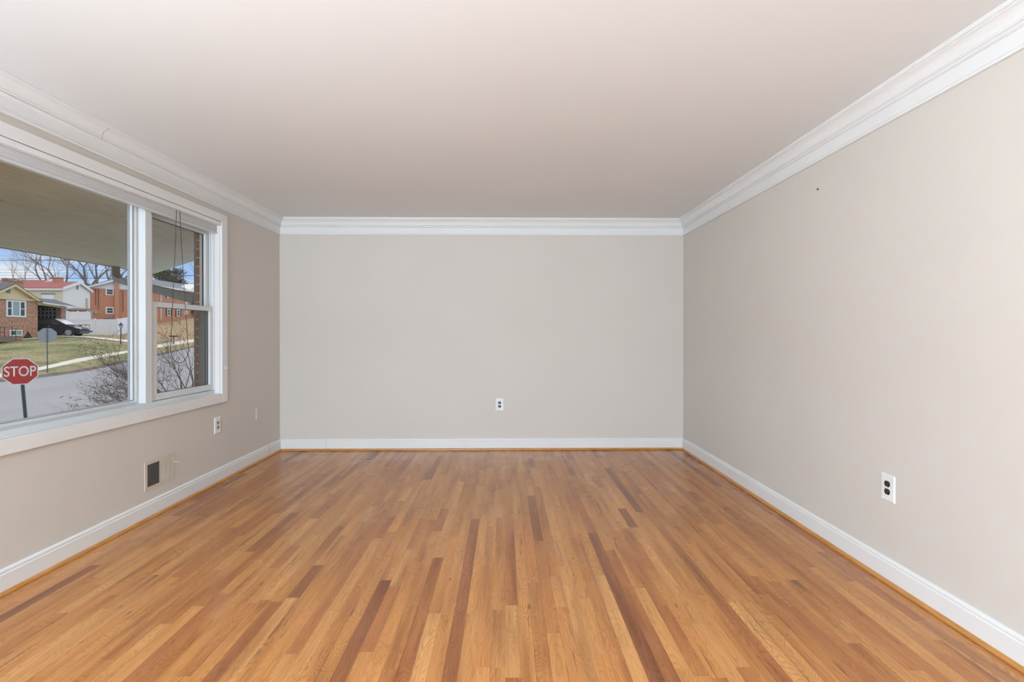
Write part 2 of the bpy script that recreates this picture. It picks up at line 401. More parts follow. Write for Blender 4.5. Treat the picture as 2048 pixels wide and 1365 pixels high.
A = me.attributes.new('strip_b', 'FLOAT', 'FACE'); A.data.foreach_set('value', rb)
U = me.uv_layers.new(name='strip_uv'); U.data.foreach_set('uv', [q for p in uvs for q in p])
fo = bpy.data.objects.new('floor', me); COL.objects.link(fo); struct(fo)

# ---- mouldings swept along a wall, mitred in the corners. profile = (out from wall, z)
def moulding(name, mat, side, prof, smooth=False, y0=None):
    m = MB(); a = y0 if y0 is not None else YR
    if side == 'left': r = [[(XL + p, a, z) for p, z in prof], [(XL + p, YB - p, z) for p, z in prof]]
    elif side == 'right': r = [[(XR - p, a, z) for p, z in prof], [(XR - p, YB - p, z) for p, z in prof]]
    elif side == 'back': r = [[(XL + p, YB - p, z) for p, z in prof], [(XR - p, YB - p, z) for p, z in prof]]
    m.sweep(r); return struct(m.build(name, mat))
cp = [(-0.001, 2.298), (0.016, 2.298), (0.018, 2.302), (0.018, 2.307), (0.013, 2.312), (0.010, 2.320), (0.010, 2.378), (0.020, 2.381), (0.025, 2.385), (0.025, 2.389),
      (0.019, 2.391), (0.019, 2.394), (0.027, 2.398), (0.030, 2.402), (0.027, 2.406), (0.029, 2.412), (0.034, 2.424), (0.041, 2.435), (0.050, 2.444), (0.060, 2.450),
      (0.062, 2.450), (0.062, 2.455), (0.070, 2.457), (0.073, 2.461), (0.073, H + 0.001), (-0.001, H + 0.001)]
for i, sd in enumerate(('left', 'back', 'right')): moulding('trim_%d' % (i + 1), 'trim_paint', sd, cp)
bp = [(-0.001, 0.0), (0.016, 0.0), (0.016, 0.098), (0.0125, 0.102), (0.0125, 0.106), (0.014, 0.110), (0.012, 0.117), (0.006, 0.122), (-0.001, 0.123)]
for sd in ('left', 'back', 'right'): moulding('baseboard_' + sd, 'trim_paint', sd, bp)
sp = [(0.015, 0.0)] + [(0.015 + 0.014 * math.cos(t * PI / 12), 0.002 + 0.019 * math.sin(t * PI / 12)) for t in range(7)]
for i, sd in enumerate(('left', 'back', 'right')): moulding('trim_%d' % (i + 5), 'shoe_wood', sd, sp)
# cracks and joints in the mouldings
def in_parent(o, pname): part(o, bpy.data.objects[pname])
yc = at_x(215, 280, XL + 0.06).y
pts = [(p, z) for p, z in cp if 2.39 < z < 2.46]
m = MB(); off = 0.0006
r1 = [(XL + p + off, yc + 0.004 * math.sin(z * 90), z - off) for p, z in pts]; r2 = [(XL + p + off, yc + 0.0022 + 0.004 * math.sin(z * 90), z - off) for p, z in pts]
m.add(r1 + r2, [(i, i + 1, len(r1) + i + 1, len(r1) + i) for i in range(len(r1) - 1)]); in_parent(m.build('crack', 'caulk_crack'), 'trim_1')
for px in (652,):
    xx = at_y(px, 888, YB - 0.016).x
    in_parent(box(xx, xx + 0.003, YB - 0.0166, YB - 0.015, 0.022, 0.12).build('joint', 'seam_line'), 'baseboard_back')
yy = at_x(539, 890, XL + 0.016).y
in_parent(box(XL + 0.015, XL + 0.0166, yy, yy + 0.006, 0.022, 0.12).build('joint', 'seam_line'), 'baseboard_left')

# ================================================================== WINDOW
win = struct(empty('window_1', (XL, 2.475, WZ0)))
XC = XL + 0.02     # casing face
XF = -2.44         # front face of the vinyl unit
CW = 0.072
m = MB()
m.box(XL - 0.001, XC, WY1, WY1 + 0.082, WZ0 - CW - 0.005, WZ1 + CW - 0.006); m.box(XL - 0.001, XC, WY0 - 0.082, WY0, WZ0 - CW - 0.005, WZ1 + CW - 0.006)
pbuild(m, 'side_casing', 'trim_paint', win, bevel=0.003)
pbuild(box(XL - 0.001, XC, WY0, WY1, WZ1, WZ1 + CW - 0.006), 'head_casing', 'trim_paint', win, bevel=0.003)
pbuild(box(XL - 0.001, XC, WY0, WY1, WZ0 - CW - 0.005, WZ0), 'bottom_casing', 'trim_paint', win, bevel=0.004)
# jamb liners around the opening
m = MB(); m.box(XL - 0.14, XL, WY1 - 0.003, WY1 + 0.001, WZ0, WZ1); m.box(XL - 0.14, XL, WY0 - 0.001, WY0 + 0.003, WZ0, WZ1)
m.box(XL - 0.14, XL, WY0, WY1, WZ0 - 0.001, WZ0 + 0.002); m.box(XL - 0.14, XL, WY0, WY1, WZ1 - 0.003, WZ1 + 0.001)
pbuild(m, 'jamb', 'trim_paint', win)
MUL0, MUL1 = 3.378, 3.440          # mullion between picture window and double-hung
PL0, PL1 = 4.95 - MUL1, 4.95 - MUL0   # mirrored mullion
# picture window: frame stepping back to the glass
XG = -2.545
m = MB()
def frame_rect(m, xa, xb, y0, y1, z0, z1, t0, t1=None, tz0=None, tz1=None):
    t1 = t0 if t1 is None else t1; tz0 = t0 if tz0 is None else tz0; tz1 = t0 if tz1 is None else tz1
    m.box(xa, xb, y0, y0 + t0, z0, z1); m.box(xa, xb, y1 - t1, y1, z0, z1)
    m.box(xa, xb, y0 + t0, y1 - t1, z0, z0 + tz0); m.box(xa, xb, y0 + t0, y1 - t1, z1 - tz1, z1)
PZ0, PZ1 = 0.772, 2.15
frame_rect(m, -2.512, -2.49, PL1 - 0.003, MUL0 + 0.003, PZ0, PZ1, 0.047, tz0=0.030, tz1=0.04)
frame_rect(m, -2.49, -2.485, PL1 + 0.012, MUL0 - 0.012, PZ0 + 0.009, PZ1 - 0.01, 0.016, tz0=0.009, tz1=0.012)
pf = pbuild(m, 'picture_frame', 'vinyl_white', win, bevel=0.0015)
m = MB(); frame_rect(m, -2.492, -2.4895, PL1 + 0.0435, MUL0 - 0.0435, PZ0 + 0.0265, PZ1 - 0.036, 0.0025)
pbuild(m, 'glazing_gasket', 'gasket', win)
m = MB(); frame_rect(m, -2.524, -2.512, PL1 + 0.0400, MUL0 - 0.0440, PZ0 + 0.0275, PZ1 - 0.037, 0.008, 0.005, 0.003, 0.003)
pbuild(m, 'glass_spacer', 'spacer', win)
pbuild(box(-2.528, -2.5245, PL1 + 0.04, MUL0 - 0.04, PZ0 + 0.02, PZ1 - 0.03), 'picture_pane', 'pane_glass', win)
# outer vinyl frame, mullions, sill step
m = MB()
for a, b in ((MUL0, MUL1), (PL0, PL1)):
    m.box(-2.56, XF, a, b, WZ0 + 0.03, WZ1)
pbuild(m, 'mullion', 'vinyl_white', win, bevel=0.002)
m = MB(); m.box(-2.56, XF, WY0 + 0.003, WY1 - 0.003, WZ0 + 0.001, 0.7725); pbuild(m, 'sill', 'vinyl_white', win, bevel=0.002)
m = MB(); m.box(-2.56, XF - 0.01, WY0 + 0.003, WY1 - 0.003, 2.118, WZ1 - 0.003); pbuild(m, 'head', 'vinyl_white', win)
m = MB(); m.box(-2.56, -2.50, WY1 - 0.014, WY1 - 0.003, 0.7725, 2.118); m.box(-2.452, XF, WY1 - 0.010, WY1 - 0.003, 0.7725, 2.118)
m.box(-2.478, -2.470, WY1 - 0.012, WY1 - 0.003, 0.7725, 2.118)
m.box(-2.56, -2.50, WY0 + 0.003, WY0 + 0.014, 0.7725, 2.118)
pbuild(m, 'jamb_track', 'vinyl_white', win, bevel=0.001)
def sash(name, xa, xb, y0, y1, z0, z1, st, rb, rt, sl=0.0, sr=0.0):
    m = MB(); frame_rect(m, xa, xb, y0, y1, z0, z1, st + sl, st + sr, tz0=rb, tz1=rt)
    y0 += sl; y1 -= sr
    o = pbuild(m, name, 'vinyl_white', win, bevel=0.002)
    m = MB(); frame_rect(m, xa - 0.002, xa + 0.008, y0 + st - 0.001, y1 - st + 0.001, z0 + rb - 0.001, z1 - rt + 0.001, 0.004)
    g = pbuild(m, 'gasket', 'gasket', o)
    pbuild(box((xa + xb) / 2 - 0.003 - 0.01, (xa + xb) / 2 - 0.007 , y0 + st - 0.008, y1 - st + 0.008, z0 + rb - 0.008, z1 - rt + 0.008), 'pane', 'pane_glass', o)
    return o
for (a, b, sl, sr) in ((MUL1, WY1 - 0.004, 0.023, 0), (WY0 + 0.004, PL0, 0, 0.023)):
    sash('lower_sash', -2.478, -2.452, a, b + 0.0, 0.776, 1.471, 0.044, 0.047, 0.038, sl, sr)
    sash('upper_sash', -2.512, -2.486, a, b, 1.440, 2.112, 0.048, 0.036, 0.042, sl, sr)
# sash lock keeper dot on the jamb
pbuild(MB().tube([(-2.495, WY1 - 0.016, 1.618), (-2.495, WY1 - 0.004, 1.618)], 0.006, 10), 'jamb_stop', 'clear_plastic', win)
# exterior edge trim of the window
m = MB(); m.box(-2.585, -2.56, 4.213, BY1, 0.69, 2.2); m.box(-2.585, -2.56, 0.67, WY0 + 0.02, 0.69, 2.2)
m.box(-2.585, -2.56, 0.67, 4.213, 2.13, 2.2)
pbuild(m, 'outer_trim', 'bronze_trim', win)

pbuild(MB().box(-2.56, -2.507, 4.150, 4.166, 0.773, 1.45), 'screen_track', 'bronze_trim', win)
# cord cleat on the right casing
cl = tag(empty('cord_cleat', (XC, at_x(451, 735, XC).y, 0.955)), 'small clear plastic cord cleat screwed to right casing of the window', 'cleat')
cy = cl.location.y
m = MB(); m.box(XC - 0.0005, XC + 0.004, cy - 0.008, cy + 0.008, 0.945, 0.975); pbuild(m, 'base', 'clear_plastic', cl, bevel=0.001)
pbuild(MB().tube([(XC + 0.003, cy, 0.95), (XC + 0.013, cy, 0.948), (XC + 0.016, cy, 0.956), (XC + 0.016, cy, 0.968)], 0.003, 8), 'hook', 'clear_plastic', cl)

# shade
sh = tag(empty('window_shade', (-2.41, 2.475, 2.187)), 'raised light grey pleated window shade inside the top of the window opening', 'window shade')
pbuild(box(XC - 0.045, XC - 0.004, WY0 + 0.006, WY1 - 0.006, 2.153, 2.184), 'headrail', 'trim_paint', sh, bevel=0.004)
m = MB(); nple = 5
prof = []
for i in range(nple + 1):
    z = 2.153 - i * 0.0115; prof.append((-2.420, z)); 
    if i < nple: prof.append((-2.4175, z - 0.00575))
prof += [(-2.437, 2.153 - nple * 0.0115), (-2.437, 2.153)]
m.sweep([[(x_, WY0 + 0.010, z_) for x_, z_ in prof], [(x_, WY1 - 0.010, z_) for x_, z_ in prof]])
pbuild(m, 'pleated_fabric', 'shade_fabric', sh)
pbuild(box(-2.438, -2.414, WY0 + 0.010, WY1 - 0.010, 2.083, 2.0955), 'bottom_rail', 'vinyl_white', sh, bevel=0.002)
# cord loop; its brown imitates a pale cord darkened by backlight
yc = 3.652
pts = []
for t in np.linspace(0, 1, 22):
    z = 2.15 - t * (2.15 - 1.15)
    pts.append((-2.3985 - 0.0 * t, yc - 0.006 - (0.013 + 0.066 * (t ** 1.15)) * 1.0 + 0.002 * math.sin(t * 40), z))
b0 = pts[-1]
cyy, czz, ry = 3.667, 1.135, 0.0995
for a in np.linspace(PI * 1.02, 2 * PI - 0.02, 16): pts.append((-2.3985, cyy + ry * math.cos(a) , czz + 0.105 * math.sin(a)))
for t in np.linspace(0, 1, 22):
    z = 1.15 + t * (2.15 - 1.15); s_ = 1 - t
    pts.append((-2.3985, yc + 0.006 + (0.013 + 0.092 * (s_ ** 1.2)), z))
cdm = pbuild(MB().tube(pts, 0.0021, 6, cap=False), 'cord', 'cord_backlit', sh); cdm['label'] = 'thin looped pull cord, coloured brown as if backlit'

# ================================================================== SMALL THINGS ON THE WALLS
def outlet(label, origin, face, plate_mat, rec_mat, slot_mat, w_=0.087, h_=0.135):
    # local: x across, z up, +y out of the wall
    o = empty('wall_outlet', origin, face); tag(o, label, 'outlet')
    m = MB(); hw, hh = w_ / 2, h_ / 2
    m.sweep([[(-hw, 0, -hh), (hw, 0, -hh), (hw, 0, hh), (-hw, 0, hh)], [(-hw, 0.002, -hh), (hw, 0.002, -hh), (hw, 0.002, hh), (-hw, 0.002, hh)],
             [(-hw + 0.005, 0.006, -hh + 0.005), (hw - 0.005, 0.006, -hh + 0.005), (hw - 0.005, 0.006, hh - 0.005), (-hw + 0.005, 0.006, hh - 0.005)]])
    m.build('cover_plate', plate_mat, o)
    for sz in (1, -1):
        c0 = sz * 0.0195; pts = []
        for q in range(28):
            a = 2 * PI * q / 28; xx = 0.0172 * math.cos(a); zz = 0.0172 * math.sin(a)
            zz = max(-0.0142, min(0.0142, zz)); pts.append((xx, 0.0055, c0 + zz))
        r = MB().prism(pts, (0, 0.0028, 0)).build('receptacle', rec_mat, o)
        m = MB(); m.box(-0.0075, -0.0050, 0.0084, 0.0087, c0 + 0.000, c0 + 0.008); m.box(0.0050, 0.0075, 0.0084, 0.0087, c0 + 0.0005, c0 + 0.0075)
        m.prism([(0.0026 * math.cos(a), 0.0084, c0 - 0.0065 + 0.0026 * math.sin(a)) for a in np.linspace(0, 2 * PI, 10)[:-1]], (0, 0.0003, 0))
        m.build('slot', slot_mat, r)
    m = MB().prism([(0.003 * math.cos(a), 0.0058, 0.003 * math.sin(a)) for a in np.linspace(0, 2 * PI, 12)[:-1]], (0, 0.001, 0)); m.build('screw', plate_mat, o)
    return o
outlet('white plate electrical outlet with black sockets on the far wall above baseboard', (-0.058, YB, 0.486), PI, 'plate_white', 'receptacle_black', 'slot_shine')
outlet('white plate electrical outlet with black sockets on the right wall', (XR, 2.4385, 0.473), PI / 2, 'plate_white', 'receptacle_black', 'slot_shine')
outlet('white plate electrical outlet with beige sockets on the window wall', (XL, 4.140, 0.483), -PI / 2, 'plate_white', 'receptacle_almond', 'slot_dark')
# blank plate
bl = tag(empty('blank_wall_plate', (XL, 4.811, 0.471), -PI / 2), 'narrow blank plate painted wall beige on the window wall near the corner', 'wall plate')
m = MB(); m.sweep([[(-0.036, 0, -0.056), (0.036, 0, -0.056), (0.036, 0, 0.056), (-0.036, 0, 0.056)], [(-0.033, 0.005, -0.053), (0.033, 0.005, -0.053), (0.033, 0.005, 0.053), (-0.033, 0.005, 0.053)]])
m.build('cover_plate', 'wall_paint', bl)
for zz in (0.042, -0.042): MB().prism([(0.003 * math.cos(a), 0.005, zz + 0.003 * math.sin(a)) for a in np.linspace(0, 2 * PI, 12)[:-1]], (0, 0.001, 0)).build('screw', 'seam_line', bl)
# air register
rg = tag(empty('air_register', (XL, 3.4615, 0.2885), -PI / 2), 'beige metal wall air register with damper lever, low on the window wall', 'air vent')
# local x -> -world y for rotation -90: local +x maps to world -y ; local +y maps to world +x
RW, RH = 0.151, 0.097
m = MB(); 
def pr(m, x0, x1, y0, y1, z0, z1): m.box(x0, x1, y0, y1, z0, z1)
pr(m, -RW, RW, 0, 0.004, RH - 0.022, RH); pr(m, -RW, RW, 0, 0.004, -RH, -RH + 0.022)
zi = RH - 0.022
pr(m, -RW, -RW + 0.030, 0, 0.004, -zi, zi); pr(m, RW - 0.022, RW, 0, 0.004, -zi, zi); pr(m, -0.012, 0.012, 0, 0.004, -zi, zi)
m.build('face_frame', 'register_paint', rg)
box(0.012, RW - 0.022, 0.0002, 0.001, -RH + 0.022, RH - 0.022).build('duct_opening', 'vent_dark', rg)
box(-RW + 0.030, -0.012, 0.0002, 0.001, -RH + 0.022, RH - 0.022).build('closed_damper', 'register_paint', rg)
for i in range(9):
    xx = 0.020 + i * 0.0124; MB().box(xx, xx + 0.0022, 0.001, 0.0038, -RH + 0.022, RH - 0.022).build('louvre', 'bronze_trim', rg)
for i in range(9):
    xx = -0.022 - i * 0.0115; MB().box(xx - 0.0035, xx, 0.001, 0.0042, -RH + 0.022, RH - 0.022).build('louvre', 'register_paint', rg)
m = MB(); m.box(-RW + 0.004, -RW + 0.020, 0.004, 0.0065, 0.012, 0.05); m.tube([(-RW + 0.014, 0.005, 0.03), (-RW + 0.008, 0.022, 0.028), (-RW - 0.004, 0.028, 0.027)], 0.003, 8)
m.build('damper_lever', 'register_paint', rg)
# nail in the right wall
nl = MB().tube([(XR + 0.002, 2.99, 2.129), (XR - 0.010, 2.99, 2.131)], 0.0022, 8); nl.tube([(XR - 0.010, 2.99, 2.131), (XR - 0.0115, 2.99, 2.1313)], 0.0052, 12)
tag(nl.build('nail', 'black_iron'), 'small dark nail in the right wall below the crown moulding', 'nail')
# added housing for the ceiling fill light, out of the picture
lp = tag(empty('added_ceiling_lamp', (-0.24, -1.35, H)), 'added round flush ceiling lamp for fill light, out of view', 'lamp')
m = MB(); prr = [(0.0, H), (0.19, H), (0.20, H - 0.02), (0.20, H - 0.10), (0.185, H - 0.11), (0.18, H - 0.10), (0.18, H - 0.03), (0.0, H - 0.03)]
m.sweep([[(-0.24 + r * math.cos(a), -1.35 + r * math.sin(a), z) for r, z in prr] for a in np.linspace(0, 2 * PI, 33)], cap=False)
pbuild(m, 'lamp_ring', 'alloy', lp)
ul = tag(empty('added_uplighter', (-1.75, -1.60, 0)), 'added squat white lamp on the floor for upward fill light, out of view', 'floor lamp')  # added unseen floor lamp that houses the upward fill
def lathe(m, x, y, pr_, n=24): return m.sweep([[(x + r * math.cos(a), y + r * math.sin(a), z) for a in np.linspace(0, 2 * PI, n + 1)[:-1]] for r, z in pr_])
pbuild(lathe(MB(), -1.75, -1.60, [(0.12, 0.0), (0.12, 0.02), (0.03, 0.03), (0.03, 0.10)]), 'base', 'plate_white', ul)
pbuild(lathe(MB(), -1.75, -1.60, [(0.03, 0.10), (0.165, 0.14), (0.175, 0.34), (0.168, 0.34), (0.158, 0.15), (0.02, 0.12)]), 'lamp_bowl', 'plate_white', ul)
#OUTSIDE
# ================================================================== OUTSIDE
# ---- the house's own roof overhang, downspouts
SZ = 2.17
m = MB(); m.prism([(XL - 0.262, -6.0, SZ), (-5.395, -6.0, SZ), (-5.395, 7.66, SZ), (-3.94, 6.305, SZ), (XL - 0.262, 5.08, SZ)], (0, 0, 0.05))
ov = tag(empty('roof_overhang', (-5.395, 7.66, SZ)), 'deep grey-brown boarded eave overhang outside the window', 'roof overhang')
pbuild(m, 'soffit', 'soffit_board', ov)
m = MB(); m.prism([(XL - 0.262, -6.0, SZ + 0.051), (-5.41, -6.0, SZ + 0.051), (-5.41, 7.68, SZ + 0.051), (-3.94, 6.33, SZ + 0.051), (XL - 0.262, 5.10, SZ + 0.051)], (0, 0, 0.12))
pbuild(m, 'roof_deck', 'roof_slate', ov)
m = MB(); m.box(-5.412, -5.397, -6.0, 7.65, SZ - 0.006, SZ + 0.10); pbuild(m, 'drip_edge', 'downspout_paint', ov)
def ribbed(pts, w_, d_, name, label):
    """rectangular downspout with shallow lengthwise ribs swept along pts"""
    P = [Vector(p) for p in pts]; rings = []; prof = []
    n = 7
    for s_ in (1, -1):
        for i in range(n):
            u = (-0.5 + i / (n - 1)) * s_; prof.append((u * w_, s_ * (d_ / 2) - s_ * (0.004 if i % 2 else 0)))
    for i, p in enumerate(P):
        t = (P[min(i + 1, len(P) - 1)] - P[max(i - 1, 0)]).normalized()
        a = Vector((0.69, 0.72, 0)) if True else None       # constant horizontal normal of the bend plane
        b = t.cross(a).normalized()
        rings.append([p + b * u + a * v for u, v in prof])
    o = MB().sweep(rings).build(name, 'downspout_paint'); return o
ds = tag(empty('downspout', (-5.36, 6.83, 1.6)), 'grey ribbed downspout crossing under the eave from its elbow to the brick wall', 'downspout')
A0 = at_x(231.5, 533, -5.36); A1 = at_x(231.5, 549, -5.36)
E1 = at_x(243, 562, -5.27); B1 = Vector((-2.715, 4.385, 1.548))
path = [A0 + Vector((0, 0, 0.03)), A1]
for t in np.linspace(0.15, 1, 6):
    q0 = A1; q1 = at_x(231.5, 561, -5.36); q2 = E1 + (B1 - E1) * 0.03
    path.append(q0 * (1 - t) ** 2 + q1 * 2 * t * (1 - t) + q2 * t * t)
path += [E1 + (B1 - E1) * 0.3, E1 + (B1 - E1) * 0.6, B1]
part(ribbed(path, 0.072, 0.085, 'pipe', ''), ds)
pbuild(box(-2.722, -2.662, 4.35, 4.42, -1.3, 2.165), 'standpipe', 'downspout_paint', ds)

# ---- terrain rows: (pixel x, pixel y, distance Y)
GX = list(range(-150, 485, 15)); KP = [-150, 0, 66, 154, 214, 255, 335, 395, 480]
def row(py, Y, kp=KP, dz=0.0):
    o = []
    for gx in GX:
        p = at_y(gx, float(np.interp(gx, kp, py)), float(np.interp(gx, kp, Y))); o.append((p.x, p.y, p.z + dz))
    return o
r_curb = row([782, 765, 758, 746, 734, 725, 708, 693, 681], [20.9, 24, 25.5, 28, 31, 34, 41, 50, 66])
r_curbt = [(x - 0.12, y + 0.05, z + 0.15) for x, y, z in r_curb]
r_swn = row([772, 755, 744, 725, 713.5, 706, 693, 683, 674], [22, 25.3, 27.5, 31, 35, 39, 47, 58, 75])
r_swf = row([763, 747.5, 738, 717.5, 708, 701.5, 686, 678, 670], [23.4, 26.8, 29, 32.6, 37, 41, 49, 60, 78])
KA = [-150, 0, 66, 112, 169, 255, 335, 395, 480]
r_A = row([686, 680.5, 676, 674, 676, 686, 680, 672, 664], [38, 42, 43, 44.5, 44.2, 47, 52, 64, 82], KA)
r_A2 = row([684, 678, 673.5, 671.5, 673.5, 681, 677, 670, 662], [40, 44, 45.5, 47, 47.5, 50, 54, 66, 84], KA)
r_B = row([676, 672, 670, 669.5, 669, 664, 652, 640, 630], [60, 60, 58, 57, 56, 58, 72, 80, 95], KA)
r_C = row([668, 668, 666, 664, 655, 646, 635.5, 624], [95, 95, 92, 88, 84, 85.5, 95, 112], [-150, 0, 112, 169, 255, 320, 390, 480])
r_D = [(x - 70, y + 70, z - 1) for x, y, z in r_C]
for r_ in (r_curb, r_curbt, r_swn, r_swf, r_A, r_A2, r_B, r_C, r_D): r_.insert(0, (r_[0][0], -40.0, r_[0][2] - 1.2))
def mid(a, b, t): return [tuple(p + (q - p) * t for p, q in zip(u, v)) for u, v in zip(a, b)]
def loft(name, mat, rows):
    n = len(rows[0]); m = MB(); m.add([p for r in rows for p in r], [(a * n + i, a * n + i + 1, (a + 1) * n + i + 1, (a + 1) * n + i) for a in range(len(rows) - 1) for i in range(n - 1)])
    return struct(m.build(name, mat, smooth=False))
r_near = []
for gx in GX:
    Y = 15.0 * 985 / (1010 - gx); rel = float(np.interp(gx, [-150, 0, 154, 335, 480], [-3.35, -3.3, -3.15, -2.9, -2.7]))
    r_near.append((-15.0, Y, EYE + rel))
loft('kerb_strip', 'curb', [r_curb, r_curbt])
loft('grass_verge', 'grass', [r_curbt, r_swn])
loft('sidewalk', 'concrete', [r_swn, r_swf])
loft('lawn', 'grass', [r_swf, mid(r_swf, r_A, 0.5), r_A, r_A2, mid(r_A2, r_B, .5), r_B, mid(r_B, r_C, .5), r_C, r_D])
r_near.insert(0, (-15.0, -40.0, r_near[0][2] - 1.2))
loft('road', 'road', [r_near, r_curb])
r_n2 = [(x, y, z + 0.12) for x, y, z in r_near]
r_h = [(-2.66, y * 0.2 - 3 if y > -30 else -30, -1.35) for x, y, z in r_near]
loft('front_yard', 'grass', [r_h, [(-9, (y + b[1]) / 2, -1.5) for (x, y, z), b in zip(r_near, r_h)], r_n2, r_near])
# driveway and garden path
i0, i1 = 18, 29
lift = lambda r, d=0.05: [(x, y, z + d) for x, y, z in r]
nA = r_A[i0:i1]; fA = r_A2[i0:i1]
m = MB(); n = len(nA); m.add(lift(nA) + lift(fA), [(i, i + 1, n + i + 1, n + i) for i in range(n - 1)]); struct(m.build('driveway', 'drive'))
pa = [at_y(px, py - 0.2, Y) for px, py, Y in ((-20, 685, 41), (24, 683.2, 41.7), (60, 679.8, 42.2), (95, 677.5, 43))]
pb_ = [at_y(px, py - 1.3, Y) for px, py, Y in ((-20, 685, 41.3), (24, 683.2, 42.0), (60, 679.8, 42.5), (95, 677.5, 43.3))]
m = MB(); m.add([tuple(p + Vector((0, 0, .06))) for p in pa + pb_], [(i, i + 1, 5 + i, 4 + i) for i in range(3)]); struct(m.build('garden_path', 'concrete'))

# ---- signs
def octagon(r): return [(r * math.cos(PI / 8 + i * PI / 4), r * math.sin(PI / 8 + i * PI / 4)) for i in range(8)]
def sign(px, py, Y, size_px, base_rel, facing, name, label, front):
    c = at_y(px, py, Y); R_ = size_px / 985.0 * Y / 2 / math.cos(PI / 8)
    root = tag(empty(name, (c.x, c.y, EYE + base_rel), 0), label, 'traffic sign', None)
    nrm = Vector((math.cos(facing), math.sin(facing), 0)); rt = Vector((-nrm.y, nrm.x, 0)); up = Vector((0, 0, 1))
    def P(u, v, d): return c + rt * u + up * v + nrm * d
    face = pbuild(MB().prism([P(u, v, 0) for u, v in octagon(R_)], nrm * 0.004), 'sign_panel', 'sign_white' if front else 'sign_back', root)
    if front:
        pbuild(MB().prism([P(u, v, 0.0042) for u, v in octagon(R_ * 0.93)], nrm * 0.0015), 'red_field', 'sign_red', face)
        cu = bpy.data.curves.new('lettering', 'FONT'); cu.body = 'STOP'; cu.align_x = 'CENTER'; cu.align_y = 'CENTER'; cu.size = 1.0; cu.offset = 0.012
        tmp = bpy.data.objects.new('tmp', cu); COL.objects.link(tmp); bpy.context.view_layer.update()
        me = bpy.data.meshes.new_from_object(tmp); bpy.data.objects.remove(tmp)
        xs = [v.co.x for v in me.vertices]; ys = [v.co.y for v in me.vertices]
        W_, H_ = R_ * 2 * 0.80, R_ * 2 * 0.36
        sx = W_ / (max(xs) - min(xs)); sy = H_ / (max(ys) - min(ys)); cx, cy2 = (max(xs) + min(xs)) / 2, (max(ys) + min(ys)) / 2
        for v in me.vertices:
            u, q = (v.co.x - cx) * sx, (v.co.y - cy2) * sy
            v.co = P(u, q + R_ * 0.02, 0.0062)
        me.materials.clear(); me.materials.append(MATS['sign_white'])
        lo = bpy.data.objects.new('lettering', me); COL.objects.link(lo); lo['label'] = 'white STOP letters'; part(lo, face)
    return root, c, P, R_
root, c, P, R_ = sign(40.5, 743.5, 14.4, 52, -3.3, math.radians(-46), 'stop_sign', 'red STOP sign on a steel post by the near side of the road', True)
nrm = Vector((math.cos(math.radians(-46)), math.sin(math.radians(-46)), 0)); rt = Vector((-nrm.y, nrm.x, 0))
b = Vector((c.x, c.y, EYE - 3.3)) + rt * 0.16
def channel(top, bot, wd, name, mat, parent, back):
    m = MB(); rings = []
    for p in (bot, top):
        q = p - nrm * back
        rings.append([q + rt * u + nrm * d for u, d in ((-wd, 0), (-wd * .45, 0), (-wd * .45, -0.03), (wd * .45, -0.03), (wd * .45, 0), (wd, 0), (wd, -0.004), (wd * .5, -0.004), (wd * .5, -0.035), (-wd * .5, -0.035), (-wd * .5, -0.004), (-wd, -0.004))])
    m.sweep(rings); return pbuild(m, name, mat, parent)
channel(c + Vector((0, 0, 0.36)), b, 0.042, 'post', 'steel_post', root, 0.004)
root, c, P, R_ = sign(94.5, 671, 26.8, 28, -2.14, math.radians(132), 'traffic_sign', 'grey back of an octagonal sign on a thin post across the road', False)
m = MB(); tp = c + Vector((0.0, 0, 0.36)); bt = Vector((c.x, c.y, EYE - 2.2)); nn = Vector((-math.cos(math.radians(132)), -math.sin(math.radians(132)), 0)) * 0.03
m.tube([bt + nn, tp + nn], 0.024, 8); pbuild(m, 'post', 'steel_post', root)

# ---- lamp post
p = at_y(241, 691, 45); lb = p
lpz = tag(empty('lamp_post', lb), 'black garden lamp post with glass lantern beside the driveway', 'street lamp')
pbuild(MB().tube([lb - Vector((0, 0, .1)), lb + Vector((0, 0, 0.1)), lb + Vector((0.02, 0, 0.12)), lb + Vector((0.03, 0.01, 1.55))], [0.07, 0.07, 0.042, 0.04], 10), 'pole', 'black_iron', lpz)
t_ = lb + Vector((0.03, 0.01, 1.55))
pbuild(MB().sweep([[t_ + Vector((r * math.cos(a), r * math.sin(a), z)) for a in np.linspace(0, 2 * PI, 7)[:-1]] for r, z in ((0.06, 0), (0.08, 0.03), (0.14, 0.27))]), 'lantern_glass', 'lamp_glass', lpz)
m = MB(); m.sweep([[t_ + Vector((r * math.cos(a), r * math.sin(a), z)) for a in np.linspace(0, 2 * PI, 7)[:-1]] for r, z in ((0.21, 0.27), (0.16, 0.33), (0.04, 0.46), (0.012, 0.56))])
for a in np.linspace(0, 2 * PI, 7)[:-1]: m.tube([t_ + Vector((0.08 * math.cos(a), 0.08 * math.sin(a), 0.03)), t_ + Vector((0.145 * math.cos(a), 0.145 * math.sin(a), 0.28))], 0.012, 4)
pbuild(m, 'lantern_cap', 'black_iron', lpz)

